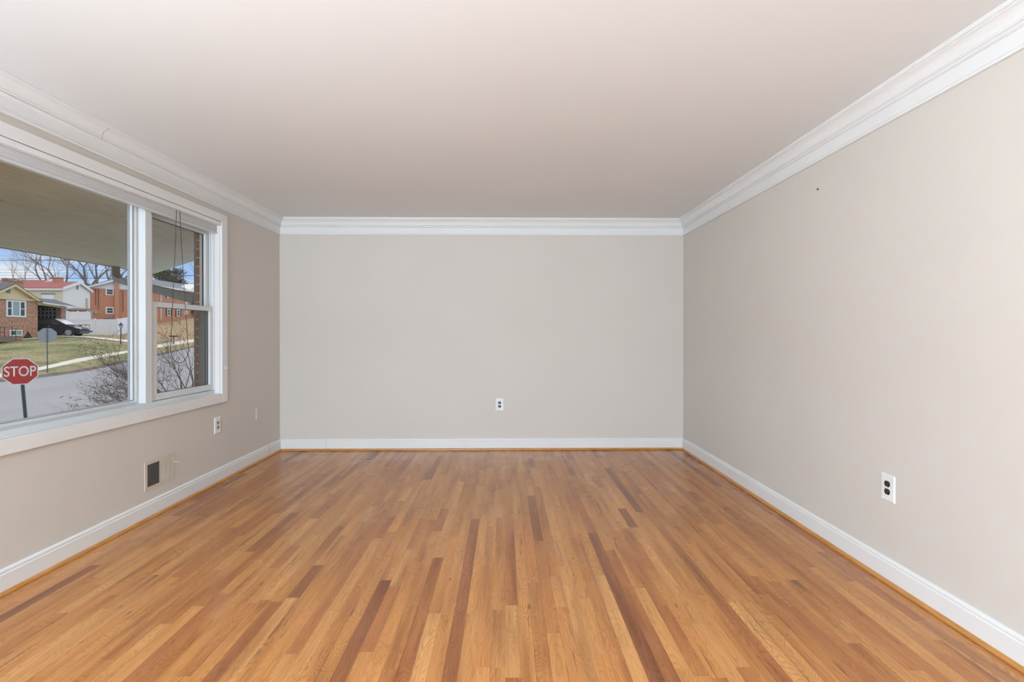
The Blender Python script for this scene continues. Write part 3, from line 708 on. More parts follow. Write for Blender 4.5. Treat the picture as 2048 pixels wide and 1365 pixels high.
# ---- generic windows on walls that face +X.  y = left..right as seen, z bottom..top
def win_x(parent, X, y0, y1, z0, z1, panes, fw=0.09, name='window', glassmat='window_dark', double=True, frame='house_white', xf=None):
    f = MB(); frame_rect(f, X, X + 0.06, y0, y1, z0, z1, fw)
    xs = [y0 + fw] + [y0 + fw + (y1 - y0 - 2 * fw) * q for q in panes] + [y1 - fw]
    for q in xs[1:-1]: f.box(X, X + 0.055, q - fw * 0.45, q + fw * 0.45, z0 + fw, z1 - fw)
    w_ = pbuild(f, name, frame, parent, xf=xf)
    for i in range(len(xs) - 1):
        g = glassmat[i] if isinstance(glassmat, (list, tuple)) else glassmat
        pbuild(MB().box(X + 0.005, X + 0.02, xs[i], xs[i + 1], z0 + fw, z1 - fw), 'pane', g, w_, xf=xf)
        if double is True or (isinstance(double, (list, tuple)) and double[i]):
            pbuild(MB().box(X + 0.02, X + 0.05, xs[i], xs[i + 1], (z0 + z1) / 2 - 0.03, (z0 + z1) / 2 + 0.03), 'sash_rail', frame, w_, xf=xf)
    return w_
# ---- house with the yellow gable
X1 = -42.0
def yx(px, X=X1): return at_x(px, 668, X).y
def zx(px, py, X=X1): return at_x(px, py, X).z
hs = tag(empty('brick_house', (X1, 42, EYE - 0.3)), 'red-brown brick house with yellow gable and attached carport across the road', 'house')
yR = yx(75.5); yP = yx(24.3); yL = 2 * yP - yR - 0.1; zE = zx(75, 603); zPk = zx(24.3, 568.5)
pbuild(box(X1 - 9, X1, yL, yR, EYE - 1.0, zE - 0.02), 'wall', 'brick_mottled', hs)
pbuild(MB().prism([(X1 - 0.10, yL - 0.1, zE), (X1 - 0.10, yR + 0.05, zE), (X1 - 0.10, yP, zPk - 0.10)], (0.08, 0, 0)), 'gable', 'cream_lap', hs)
m = MB(); T = 0.16
for (a, b) in (((yL - 0.45, zE - 0.22), (yP, zPk)), ((yR + 0.35, zE - 0.16), (yP, zPk))):
    m.prism([(X1 + 0.02, a[0], a[1]), (X1 + 0.02, b[0], b[1]), (X1 + 0.02, b[0], b[1] - T * 1.25), (X1 + 0.02, a[0], a[1] - T)], (0.30, 0, 0))
m.box(X1 - 0.02, X1 + 0.12, yL, yR + 0.05, zE - 0.02, zE + 0.17)
pbuild(m, 'fascia', 'yellow_trim', hs)
m = MB()
for (a, b) in (((yL - 0.45, zE - 0.2), (yP, zPk + 0.02)), ((yR + 0.35, zE - 0.14), (yP, zPk + 0.02))):
    m.prism([(X1 + 0.31, a[0], a[1] + 0.02), (X1 + 0.31, b[0], b[1] + 0.02), (X1 + 0.31, b[0], b[1] + 0.06), (X1 + 0.31, a[0], a[1] + 0.06)], (-9.3, 0, 0))
m.prism([(X1 - 3.0, yL - 9, zPk + 0.35), (X1 - 3.0, yL + 1.4, zPk + 0.35), (X1 - 0.2, yL + 1.0, zE - 0.1), (X1 - 0.2, yL - 9, zE - 0.1)], (0, 0, -0.06))
pbuild(m, 'roof', 'roof_slate', hs)
v0, v1 = yx(13.5), yx(20.5); pbuild(box(X1 - 0.02, X1 + 0.03, v0, v1, zx(17, 586.5), zx(17, 574)), 'gable_vent', 'roof_grey', hs)
win_x(hs, X1, yx(11.5), yx(51.3), zx(30, 634.5), zx(30, 601), [0.26, 0.72], 0.13, 'triple_window', ['window_dark', 'window_blind', 'window_dark'], [True, False, True])
win_x(hs, X1, yx(18.5), yx(44), zx(30, 672.5), zx(30, 660), [0.5], 0.10, 'basement_window', ['window_dark', 'window_blind'], False)
xc_ = X1 - 3.2
m = MB(); m.box(xc_ - 0.4, xc_, at_x(13.5, 600, xc_).y, at_x(47.5, 600, xc_).y, 3.0, at_x(30, 561, xc_).z); m.box(xc_ - 0.42, xc_ + 0.06, at_x(12.5, 600, xc_).y, at_x(48.3, 600, xc_).y, at_x(30, 563.5, xc_).z, at_x(30, 558.5, xc_).z)
pbuild(m, 'chimney', 'brick_mottled', hs)
# carport
yC0, yC1 = yR, yx(131.5); zB = zx(100, 612.5)
cpz = pbuild(MB().prism([(X1 + 0.5, yC0 - 0.1, zx(75, 604.6)), (X1 + 0.5, yx(146), zx(146, 615.5)), (X1 - 1.5, yC1 + 0.5, zx(131, 600)), (X1 - 5.0, yC0 + 0.5, zPk - 0.55), (X1 - 5.0, yC0 - 1.8, zPk - 0.2), (X1 - 1.2, yC0 - 1.0, zPk - 1.0)], (0, 0, 0.05)), 'carport_roof', 'roof_slate', hs)
m = MB(); m.prism([(X1 + 0.52, yC0 - 0.1, zx(75, 604.8)), (X1 + 0.52, yx(144), zx(144, 614.5)), (X1 + 0.52, yx(144), zx(144, 616.2)), (X1 + 0.52, yC0 - 0.1, zx(75, 607))], (0.08, 0, 0)); pbuild(m, 'gutter', 'house_white', hs)
m = MB(); m.prism([(X1 + 0.05, yC0, zx(75, 606.5)), (X1 + 0.05, yC1, zx(131, 614.5)), (X1 + 0.05, yC1, zx(131, 617.3)), (X1 + 0.05, yC0, zx(75, 610.5))], (0.12, 0, 0)); pbuild(m, 'carport_beam', 'yellow_trim', hs)
pbuild(box(X1 - 0.42, X1, yx(122.5), yx(130.5), EYE - 0.6, zB + 0.1), 'brick_pier', 'brick_mottled', hs)
pbuild(box(X1 - 0.05, X1 + 0.05, yx(130.7), yx(132.4), EYE - 0.6, zB), 'corner_post', 'house_white', hs)
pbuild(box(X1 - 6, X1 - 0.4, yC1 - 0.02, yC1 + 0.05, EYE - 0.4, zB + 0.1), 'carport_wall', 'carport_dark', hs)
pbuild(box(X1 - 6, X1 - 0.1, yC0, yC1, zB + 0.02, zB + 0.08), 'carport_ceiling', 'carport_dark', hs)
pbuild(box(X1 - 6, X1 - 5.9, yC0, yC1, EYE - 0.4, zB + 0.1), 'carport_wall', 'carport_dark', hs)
# open concrete screen block wall on the far side of the carport
m = MB(); ysb = yC1 - 0.10; bs = 0.36; zb0 = EYE - 0.05
for i in range(8):
    for j in range(7):
        cx_, cz_ = X1 - 0.62 - i * bs, zb0 + 0.2 + j * bs
        for r in (0.17,):
            pts = [(cx_ + r * math.cos(a), ysb, cz_ + r * math.sin(a)) for a in np.linspace(0, 2 * PI, 11)]
            m.tube(pts, 0.02, 4, cap=False)
        m.box(cx_ - bs / 2, cx_ - bs / 2 + 0.02, ysb - 0.02, ysb + 0.02, cz_ - bs / 2, cz_ + bs / 2)
pbuild(m, 'screen_block_wall', 'block_grey', hs)['label'] = 'grey openwork screen block wall'
# porch with railing
st = tag(empty('porch', (X1 + 1.8, 41, EYE - 0.6)), 'grey concrete porch steps with black iron railing in front of the brick house', 'porch')
Xs = X1 + 1.7
def Ps(px, py): return at_x(px, py, Xs)
a_ = Ps(-40, 674); b2 = Ps(29, 674); c2 = Ps(29, 682)
pbuild(box(Xs - 1.5, Xs, a_.y, b2.y, c2.z - .1, b2.z), 'landing', 'curb', st)
pbuild(box(Xs, Xs + 0.35, a_.y, Ps(36, 679).y, c2.z - .1, Ps(30, 678.5).z), 'step', 'curb', st)
for px, t in ((1.2, 655), (10, 655), (25.5, 654), (33, 657)):
    q = Ps(px, t); pbuild(MB().tube([(Xs - 0.05, q.y, c2.z), (Xs - 0.05, q.y, q.z)], 0.022, 6), 'railing_post', 'black_iron', st)
for r0, r1 in (((-20, 654.5), (25.5, 654)), ((18, 658.5), (45, 658.5)), ((-20, 665), (9, 665))):
    u, v = Ps(*r0), Ps(*r1); pbuild(MB().tube([(Xs - 0.05, u.y, u.z), (Xs - 0.05, v.y, v.z)], 0.016, 6), 'railing_bar', 'black_iron', st)

# ---- black car in the carport
def car_parts(root, paint, length=4.6, wid=1.84):
    L2 = length / 2; hw = wid / 2
    low = [(-L2, .42), (-L2 + .03, .85), (-L2 + .12, 1.02), (-1.2, 1.08), (.75, 1.06), (1.25, 1.02), (1.75, .93), (2.12, .80), (L2 - .02, .66), (L2, .40), (L2 - .12, .24)]
    def arch(cx_, r=.385, n=8): return [(cx_ + r * math.cos(a), .30 + r * math.sin(a)) for a in np.linspace(0, PI, n)]
    bot = [(1.38 + .40, .24)] + arch(1.42) + [(1.42 - .40, .24), (-1.32 + .40, .24)] + arch(-1.36) + [(-1.36 - .40, .24), (-L2 + .1, .24)]
    poly = low + bot[0:0] + [p for p in bot]
    def rg(y, s_=1.0, dz=0): return [(x_, y, z_) for x_, z_ in poly]
    body = MB(); n = len(poly)
    ys = [(-hw, 0.985), (-hw + .05, 1.0), (hw - .05, 1.0), (hw, 0.985)]
    rings = []
    for y, q in ys: rings.append([(x_ * q, y, .24 + (z_ - .24) * (0.96 if q < 1 else 1)) for x_, z_ in poly])
    body.sweep(rings)
    bo = body.build('body', paint, root, smooth=False)
    gh = [(-2.15, 1.02), (-1.95, 1.50), (-1.55, 1.62), (-.4, 1.67), (.25, 1.63), (1.22, 1.04)]
    g = MB(); inn = 0.18
    def gring(y, k_): return [(x_, y * (1 - (z_ - 1.02) / .65 * .17), z_) for x_, z_ in gh]
    g.sweep([gring(-hw + .06, 1), gring(hw - .06, 1)]); g.build('cabin', paint, root)
    for s_ in (-1, 1):
        for quad in (((-1.82, 1.12), (-1.62, 1.50), (-1.0, 1.56), (-1.0, 1.10)), ((-.93, 1.10), (-.93, 1.565), (-.08, 1.57), (-.02, 1.09)), ((.05, 1.09), (0.0, 1.565), (.22, 1.54), (.98, 1.10))):
            gl = MB(); gl.prism([(x_, s_ * (hw - .055) * (1 - (z_ - 1.02) / .65 * .17), z_) for x_, z_ in quad], (0, s_ * .008, 0)); gl.build('side_window', 'car_glass', root)
    ws = MB(); ws.prism([(1.18, -hw + .14, 1.085), (1.18, hw - .14, 1.085), (.32, hw - .22, 1.60), (.32, -hw + .22, 1.60)], (.02, 0, .03)); ws.build('windscreen', 'headlamp_and_glare', root)  # windscreen painted pale to stand for glare on the glass
    for x_ in (1.42, -1.36):
        for s_ in (-1, 1):
            y = s_ * (hw - .11)
            t = MB(); t.sweep([[(x_ + r * math.cos(a), y + d * s_, .35 + r * math.sin(a)) for a in np.linspace(0, 2 * PI, 25)[:-1]] for r, d in ((.30, -.11), (.35, -.09), (.35, .07), (.32, .10), (.24, .10))])
            wo = t.build('wheel', 'tyre', root)
            r_ = MB()
            for q in range(10):
                a = q * PI / 5; ca, sa = math.cos(a), math.sin(a)
                r_.prism([(x_ + ca * .05 - sa * .02, y + s_ * .105, .35 + sa * .05 + ca * .02), (x_ + ca * .24 - sa * .03, y + s_ * .105, .35 + sa * .24 + ca * .03), (x_ + ca * .24 + sa * .03, y + s_ * .105, .35 + sa * .24 - ca * .03), (x_ + ca * .05 + sa * .02, y + s_ * .105, .35 + sa * .05 - ca * .02)], (0, s_ * .012, 0))
            r_.sweep([[(x_ + r * math.cos(a), y + s_ * .103, .35 + r * math.sin(a)) for a in np.linspace(0, 2 * PI, 21)] for r in (.225, .25)], cap=False)
            r_.build('rim', 'alloy', wo)
    for s_ in (-1, 1):
        MB().prism([(L2 - .50, s_ * (hw - .02), .84), (L2 - .16, s_ * (hw - .10), .80), (L2 - .05, s_ * (hw - .35), .76), (L2 - .03, s_ * (hw - .32), .68), (L2 - .20, s_ * (hw - .01), .70)], (.03, s_ * .02, .03)).build('headlight', 'headlamp_and_glare', root)
        MB().box(.72, .92, s_ * (hw - .03), s_ * (hw + .16), 1.08, 1.22).build('side_mirror', paint, root, bevel=.03)
    MB().box(L2 - .03, L2 + .02, -.42, .42, .56, .70).build('grille', 'slot_dark', root)
    MB().box(L2 - .05, L2 + .03, -.85, .85, .30, .40).build('bumper', 'steel_post', root)
    for s_ in (-1, 1):
        for xx in (.45, -.5): MB().box(xx - .55, xx - .38, s_ * (hw - .002), s_ * (hw + .02), .90, .93).build('door_handle', 'alloy', root)
hd = math.atan2(0.28, 0.96)
fr_ = at_y(174, 670, 47.2); zc = at_y(140, 673.2, 45.6).z
cc = Vector((fr_.x, fr_.y, zc)) - Vector((math.cos(hd), math.sin(hd), 0)) * 2.45
car = tag(empty('car', (cc.x, cc.y, zc), hd), 'black compact SUV parked nose out under the carport of the brick house', 'car')
car_parts(car, 'car_black')

# ---- white pickup behind the car
pt = at_y(161, 668, 50.5)
pk = tag(empty('pickup_truck', (pt.x, pt.y, EYE - 0.25), hd), 'white pickup truck seen from its tailgate beyond the black car', 'pickup truck')
MB().box(-2.0, 0, -0.0, 1.75, .55, 1.24).build('cargo_bed', 'truck_white', pk, bevel=.04)
MB().box(0.0, 0.05, .14, 1.62, .62, 1.22).build('tailgate', 'truck_white', pk, bevel=.02)
MB().box(0.05, 0.07, .14, 1.62, 1.185, 1.225).build('tailgate_edge', 'slot_dark', pk)
MB().box(0.05, 0.07, .82, .96, 1.04, 1.14).build('tailgate_handle', 'slot_dark', pk)
MB().box(0.05, 0.065, 1.60, 1.64, .62, 1.2).build('tailgate_gap', 'slot_dark', pk)
MB().box(-.10, 0.07, -.03, .13, .86, 1.16).build('tail_light', 'tail_red', pk)
MB().box(0.02, 0.26, -.02, 1.82, .42, .58).build('bumper', 'steel_post', pk, bevel=.03)
MB().box(-4.6, -2.0, 0.0, 1.75, .5, 1.1).build('bonnet', 'truck_white', pk, bevel=.05)
for xx in (-1.0, -4.0):
    for yy in (.1, 1.65):
        t = MB(); t.sweep([[(xx + r * math.cos(a), yy + d, .37 + r * math.sin(a)) for a in np.linspace(0, 2 * PI, 21)[:-1]] for r, d in ((.37, -.1), (.37, .1))]); t.build('wheel', 'tyre', pk)

# ---- white vinyl fences
def vinyl_fence(label, pts, tops, bots, posts):
    f = tag(empty('vinyl_fence', pts[0]), label, 'fence')
    for i in range(len(pts) - 1):
        a, b = Vector(pts[i]), Vector(pts[i + 1]); d = (b - a); d.z = 0; nrm_ = Vector((-d.y, d.x, 0)).normalized() * 0.04
        pbuild(MB().prism([Vector((a.x, a.y, bots[i])), Vector((b.x, b.y, bots[i + 1])), Vector((b.x, b.y, tops[i + 1])), Vector((a.x, a.y, tops[i]))], nrm_), 'panel', 'fence_vinyl', f)
        pbuild(MB().prism([Vector((a.x, a.y, tops[i] - .12)) - nrm_ * .4, Vector((b.x, b.y, tops[i + 1] - .12)) - nrm_ * .4, Vector((b.x, b.y, tops[i + 1] + .02)) - nrm_ * .4, Vector((a.x, a.y, tops[i] + .02)) - nrm_ * .4], nrm_ * 1.8), 'top_rail', 'fence_vinyl', f)
    for (x, y, z0, z1) in posts:
        m = MB().box(x - .065, x + .065, y - .065, y + .065, z0, z1 + .05); m.sweep([[(x + sx * .08, y + sy * .08, z1 + .05) for sx, sy in ((-1, -1), (1, -1), (1, 1), (-1, 1))], [(x + sx * .01, y + sy * .01, z1 + .10) for sx, sy in ((-1, -1), (1, -1), (1, 1), (-1, 1))]])
        pbuild(m, 'post', 'fence_vinyl', f)
    return f
fp = [(131, 639, 670, 54.0), (144, 639, 669.8, 54), (190, 639.3, 669.5, 54), (235, 639.2, 669.5, 53.5), (256, 635.5, 664.5, 56), (290, 629, 657, 60)]
P3 = [at_y(q[0], 655, q[3]) for q in fp]; tz = [at_y(q[0], q[1], q[3]).z for q in fp]; bz = [at_y(q[0], q[2], q[3]).z - .1 for q in fp]
vinyl_fence('long white vinyl privacy fence behind the driveway', P3, tz, bz, [(p.x, p.y, b, t) for p, b, t in zip(P3[1:4], bz[1:4], tz[1:4])])
fp = [(131, 624, 642, 57.5), (136, 624, 642, 57.5), (156, 624, 642, 57.5), (175, 624.3, 642, 57.5), (181, 624.3, 642, 57.5)]
P3 = [at_y(q[0], 655, q[3]) for q in fp]; tz = [at_y(q[0], q[1], q[3]).z for q in fp]; bz = [at_y(q[0], q[2], q[3]).z - 1.2 for q in fp]
vinyl_fence('short white fence standing higher behind the long fence, beside the orange brick house', P3, tz, bz, [(p.x, p.y, b, t) for p, b, t in zip(P3[1:4], bz[1:4], tz[1:4])])

# ---- cream house with red roof
X2 = -56.0
def gable_house(root, X, pxl, pxr, pxp, pye, pyp, depth, wallmat, sidemat, roofmat, ov=0.18, zbase=EYE - 2):
    yl, yr, yp = (at_x(q, 600, X).y for q in (pxl, pxr, pxp)); ze = at_x(pxl, pye, X).z; zp = at_x(pxp, pyp, X).z
    pbuild(MB().prism([(X, yl, zbase), (X, yr, zbase), (X, yr, ze), (X, yp, zp - .1), (X, yl, ze)], (-depth, 0, 0)), 'wall', wallmat, root)
    if sidemat: pbuild(box(X - depth, X - 0.02, yl - .05, yl - .002, zbase, ze), 'side_wall', sidemat, root)
    m = MB()
    for y in (yl, yr):
        s_ = 1 if y == yr else -1; sl = (zp - ze) / abs(yp - y)
        m.prism([(X + ov, y + s_ * ov, ze - sl * ov + .02), (X + ov, yp, zp), (X + ov, yp, zp + .15), (X + ov, y + s_ * ov, ze - sl * ov + .17)], (-depth - ov, 0, 0))
    pbuild(m, 'roof', roofmat, root)
    m = MB()
    for y in (yl, yr):
        s_ = 1 if y == yr else -1; sl = (zp - ze) / abs(yp - y)
        m.prism([(X + ov + .01, y + s_ * (ov + .05), ze - sl * ov - .12), (X + ov + .01, yp, zp - .18), (X + ov + .01, yp, zp + .2), (X + ov + .01, y + s_ * (ov + .05), ze - sl * ov + .2)], (.08, 0, 0))
    m.box(X - depth, X + ov, yl - ov - .12, yl - ov, ze - .25, ze - .0)
    pbuild(m, 'fascia', 'house_white', root)
    return yl, yr, yp, ze, zp
gh = tag(empty('white_house', (X2, 80, EYE)), 'white gabled two-storey house with cream side and red roof', 'house')
yl, yr, yp, ze, zp = gable_house(gh, X2, 126, 180, 158, 577.5, 566, 4.3, 'house_white', 'cream_siding', 'roof_red')
def P2(px, py): return at_x(px, py, X2)
dd = pbuild(box(X2, X2 + .06, P2(171, 600).y, P2(175.5, 600).y, P2(172, 617).z, P2(172, 597).z), 'door', 'meter_box', gh)
pbuild(box(X2, X2 + .12, P2(153.3, 570).y, P2(155, 570).y, P2(154, 579).z, P2(154, 569).z), 'gable_light', 'roof_grey', gh)
q0, q1 = at_y(84.5, 589.5, yl - .06), at_y(109, 599, yl - .06)
pbuild(box(q0.x, q1.x, yl - .11, yl - .05, q1.z, q0.z), 'garage_door', 'fence_vinyl', gh); pbuild(box(q0.x - .1, q1.x + .1, yl - .13, yl - .11, q0.z, q0.z + .14), 'door_lintel', 'roof_grey', gh)
ch = at_y(104.5, 556, 65.6); ch2 = at_y(118, 564, 65.6)
pbuild(box(ch.x, ch2.x, 65.6, 66.3, ze, at_y(110, 554.5, 65.6).z), 'chimney', 'brick_orange', gh)
gb = tag(empty('row_house', (-61.2, 66, EYE)), 'pinkish brick house with red roof and white rake board, left of the white house', 'house')
gable_house(gb, -61.2, 64, 132, 98, 577, 562.5, 16, 'cream_siding', 'brick_pink', 'roof_red')

# ---- orange brick houses
X3 = -60.0
def P3x(px, py): return at_x(px, py, X3)
hb = tag(empty('brick_apartment', (-58, 73, EYE)), 'orange brick two-storey house with white gable top and two windows', 'house')
_o = at_y(180, 640, 71.2); _n = Vector((0.62, -0.785, 0)); _u = Vector((0.785, 0.62, 0))
FM = Matrix(((_n.x, _u.x, 0, _o.x), (_n.y, _u.y, 0, _o.y), (0, 0, 1, 0), (0, 0, 0, 1)))
def F3(px, py):      # photo point on the facade plane -> (0, along, z)
    v = Vector(ray(px, py)); t = (_o - Vector(_C)).dot(_n) / v.dot(_n); p = Vector(_C) + v * t; return Vector((0, (p - _o).dot(_u), p.z))
def fb_(m, name, mat): return pbuild(m, name, mat, hb, xf=FM)
ya, yb = 0.0, F3(289, 600).y; zt = F3(180, 576.5).z
fb_(box(-8, 0, ya, yb, EYE - 2.5, zt), 'wall', 'brick_orange')
yp = F3(238, 600).y; zr0 = F3(172, 575).z; zrp = F3(236, 557).z; yl_ = F3(171, 600).y; yr_ = 2 * yp - yl_
fb_(MB().prism([(-.05, ya, zt), (-.05, yb, zt), (-.05, yp, zrp - .1)], (.12, 0, 0)), 'gable', 'white_lap')
for a_ in (yl_, yr_):
    fb_(MB().prism([(.5, a_, zr0), (.5, yp, zrp), (.5, yp, zrp - .3), (.5, a_, zr0 - .22)], (.08, 0, 0)), 'rake_board', 'house_white')
fb_(MB().prism([(.5, yl_, zr0), (.5, yp, zrp), (.5, yr_, zr0), (.5, yr_, zr0 + .1), (.5, yp, zrp + .12), (.5, yl_, zr0 + .1)], (-8.5, 0, 0)), 'roof', 'roof_grey')
fb_(box(0, .4, F3(229, 600).y, F3(238.5, 600).y, EYE - 2.5, F3(232, 559).z), 'chimney', 'brick_orange')
for t, b in ((577.5, 591), (614.5, 628.5)):
    win_x(hb, 0, F3(211, 600).y, F3(228, 600).y, F3(220, b).z, F3(220, t).z, [], 0.16, 'window', 'window_dark', True, xf=FM)
for a_, t, b in ((183.5, 621.5, 625.5), (189.5, 622, 627.5)):
    fb_(box(0, .2, F3(a_, 600).y, F3(a_ + 4, 600).y, F3(185, b).z, F3(185, t).z), 'meter_box', 'meter_box')
for a_, t, b in ((191.5, 578, 610), (197, 578, 618), (246, 580, 622)):
    fb_(MB().tube([(.06, F3(a_, 600).y, F3(190, t).z), (.06, F3(a_, 600).y, F3(190, b).z)], .035, 6), 'drain_pipe', 'stain_pipe')
fb_(box(0, .6, F3(208, 600).y, F3(228, 600).y, F3(215, 639).z - 1, F3(215, 637).z), 'window_well', 'roof_slate')
# right-hand row, seen through the double-hung window
hr = tag(empty('terraced_house', (X3, 92, EYE)), 'long orange brick house with shuttered windows and slate roof on the brown hill', 'house')
y0, y1 = P3x(293, 600).y, 128.0; ztr = at_x(304, 571, X3).z
pbuild(box(X3 - 7, X3, y0, y1, EYE - 1, ztr), 'wall', 'brick_orange', hr)
pbuild(MB().prism([(X3 + .6, y0 - .5, ztr - .15), (X3 + .6, y1, ztr - .15), (X3 - 5, y1, ztr + 1.7), (X3 - 5, y0 + 3.2, ztr + 1.7)], (0, 0, .12)), 'roof', 'roof_grey', hr)
pbuild(box(X3 + .6, X3 + .75, y0 - .5, y1, ztr - .3, ztr - .03), 'gutter', 'house_white', hr)
pbuild(MB().prism([(X3 + .65, at_x(371, 600, X3).y, ztr - .1), (X3 + .65, at_x(408, 600, X3).y, ztr - .1), (X3 + .65, at_x(389, 600, X3).y, ztr + 1.35)], (-2.5, 0, 0)), 'gable', 'white_lap', hr)
pbuild(MB().tube([(X3 + .1, P3x(320.5, 600).y, P3x(320, 585).z), (X3 + .1, P3x(320.5, 600).y, P3x(320, 641).z)], .09, 6), 'drain_pipe', 'house_white', hr)
for a_, b_, t, b in ((333.5, 339.5, 583, 596), (352, 358, 586, 599), (334, 340.5, 618, 632), (353, 359.5, 620, 633)):
    win_x(hr, X3, P3x(a_, 600).y, P3x(b_, 600).y, P3x((a_ + b_) / 2, b).z, P3x((a_ + b_) / 2, t).z, [], 0.16, 'window', 'window_dark', True)
    for s0, s1 in ((a_ - 2.6, a_ - .3), (b_ + .3, b_ + 2.6)):
        pbuild(box(X3, X3 + .05, P3x(s0, 600).y, P3x(s1, 600).y, P3x(s0, b).z, P3x(s0, t).z), 'shutter', 'shutter_dark', hr)
pbuild(box(X3, X3 + .1, P3x(369, 600).y, P3x(373, 600).y, P3x(371, 630).z, P3x(371, 599).z), 'door_frame', 'fence_vinyl', hr)
pbuild(box(X3, X3 + .08, P3x(373, 600).y, P3x(379, 600).y, P3x(376, 630).z, P3x(376, 599).z), 'door', 'door_wood', hr)
pbuild(box(X3, X3 + .9, P3x(382, 600).y, P3x(398, 600).y, P3x(390, 628).z, P3x(390, 606).z), 'porch_wall', 'shutter_dark', hr)
# low garage between fence and white house
gg = tag(empty('garage', (-52.5, 60, EYE)), 'low brick garage with grey-brown roof behind the short white fence', 'garage')
g0, g1 = at_y(131, 618, 60), at_y(165, 618, 60)
pbuild(box(g0.x, g1.x, 60, 61.5, EYE, at_y(140, 620, 60).z), 'wall', 'brick_pink', gg); pbuild(MB().prism([(g0.x - .3, 59.7, at_y(131, 620.5, 59.7).z), (g1.x + .5, 59.7, at_y(165, 621, 59.7).z), (g1.x - .2, 61.8, at_y(165, 617.5, 59.7).z), (g0.x - .3, 61.8, at_y(131, 615.5, 59.7).z)], (0, 0, .1)), 'roof', 'curb', gg)

# ---- wires
for i, (y0_, y1_, Y, r) in enumerate(((518.5, 521.5, 40, .009), (521.3, 521.0, 40.5, .018), (540, 541.5, 44, .010), (545.5, 547, 44.5, .008), (551, 551.5, 45, .008), (558, 556.2, 38, .020))):
    pts = []
    for px in np.linspace(-120, 470, 24):
        if i == 5: py = np.interp(px, [-120, 0, 255, 304, 388, 470], [558.5, 558, 556.2, 553.2, 551.2, 549])
        else: py = y0_ + (y1_ - y0_) * px / 255 - float(np.interp(px, [255, 304, 388, 470], [0, 12, 42, 80]))
        pts.append(tuple(at_y(px, py, Y)))
    tag(MB().tube(pts, r, 5, cap=False).build('power_line', 'wire'), ('thick lowest black power line crossing the sky above the roofs', 'thick black power line high in the sky')[0 if i == 5 else 1] if i in (1, 5) else
        {0: 'thin topmost wire running just above the thick high power line', 2: 'thin wire in the middle of the sky between the two thick power lines', 3: 'faint thin wire just below the middle one', 4: 'faint thin wire just above the lowest thick power line'}[i], 'power line', 'power lines crossing the sky')
q = at_y(361, 568, 112); t = at_y(361, 555.5, 112)
up_ = tag(empty('utility_pole', (q.x, q.y, EYE + 2)), 'distant dark utility pole beyond the slate roof beside the evergreen tree', 'utility pole')
pbuild(MB().tube([(q.x, q.y, EYE + 2), (q.x, q.y, t.z)], .09, 8), 'pole', 'bark_grey', up_)
pbuild(MB().box(q.x - .4, q.x + .4, q.y - .04, q.y + .04, t.z - .5, t.z - .4), 'crossarm', 'bark_grey', up_)

# ---- bare trees
def grow(m, p, d, L, r, lvl, rg, spread=0.55, ends=None, sides=5, kids=(2, 3), side=0):
    n = 4; pts = [p]; rr = [r]; dd = d.normalized()
    for i in range(n):
        dd = (dd + Vector((rg.gauss(0, .10), rg.gauss(0, .10), rg.gauss(0.02, .06)))).normalized()
        pts.append(pts[-1] + dd * L / n); rr.append(r * (1 - 0.38 * (i + 1) / n))
    m.tube(pts, rr, sides if lvl > 1 else 4, cap=False)
    if lvl <= 0:
        if ends is not None: ends.append((pts[-1], dd)); ends.append((pts[2], dd))
        return
    if side:
        for q in range(side):
            u = dd.cross(Vector((rg.gauss(0, 1), rg.gauss(0, 1), rg.gauss(0, 1)))).normalized()
            grow(m, pts[1 + q % 3], (dd * .7 + u * .75 + Vector((0, 0, .15))), L * .55, max(r * .28, .0016 if r < .05 else .022), min(2, lvl - 1), rg, spread, ends, 4, kids, 0)
    k_ = rg.randint(*kids)
    for i in range(k_):
        a = rg.uniform(0, 2 * PI); s_ = spread * rg.uniform(.6, 1.25)
        u = dd.cross(Vector((0.3, 0.2, 1))).normalized(); v = dd.cross(u)
        nd = (dd * math.cos(s_) + (u * math.cos(a) + v * math.sin(a)) * math.sin(s_))
        nd.z = nd.z * 0.85 + 0.12
        start = pts[-1] if i < 2 else pts[2]
        grow(m, start, nd, L * rg.uniform(.62, .85), rr[-1] * rg.uniform(.62, .82), lvl - 1, rg, spread, ends, sides, kids, side)
    
for i, (px, Y, r, L, lean, seed, lvl, lab) in enumerate((
        (66, 100, .16, 3.6, -.5, 3, 5, 'faint bare tree with fine twigs behind the red-roofed house, leftmost'),
        (106, 92, .26, 4.4, -.45, 11, 6, 'bare tree behind the chimney of the white house, leaning left'),
        (129, 96, .34, 4.6, -.12, 5, 6, 'tall bare tree with thick trunk behind the white house roof'),
        (166, 94, .42, 4.6, .30, 8, 6, 'large bare tree with forked trunk right of the white gable'),
        (200, 98, .38, 4.8, -.35, 21, 6, 'bare tree behind the orange brick house gable, leaning left'),
        (214, 102, .36, 4.8, .35, 14, 6, 'bare tree behind the orange brick house gable, leaning right'),
        (252, 104, .30, 4.2, .1, 17, 6, 'bare tree seen beside the downspout elbow'),
        (384, 112, .26, 4.4, -.2, 23, 5, 'bare tree behind the slate roof near the brick edge of the window'))):
    p = at_y(px, 640, Y); rg = random.Random(seed); m = MB()
    base = Vector((p.x, p.y, EYE + 0.5)); z1 = EYE + 8.2
    top = Vector((p.x + lean * 1.2, p.y + lean, z1))
    m.tube([base, (base + top) / 2, top], [r * 1.3, r * 1.0, r * .8], 7, cap=False)
    for q in range(2):
        a = q * PI + rg.random() * 1.5
        d = Vector((math.cos(a) * .55 + lean * .9, math.sin(a) * .55 + lean * .5, 1.0))
        grow(m, top, d, L, r * .60, lvl - 1, rg, .50, None, 5, (2, 3), 2)
    tag(m.build('bare_tree', 'bark_grey'), lab, 'tree', 'bare trees behind the houses')
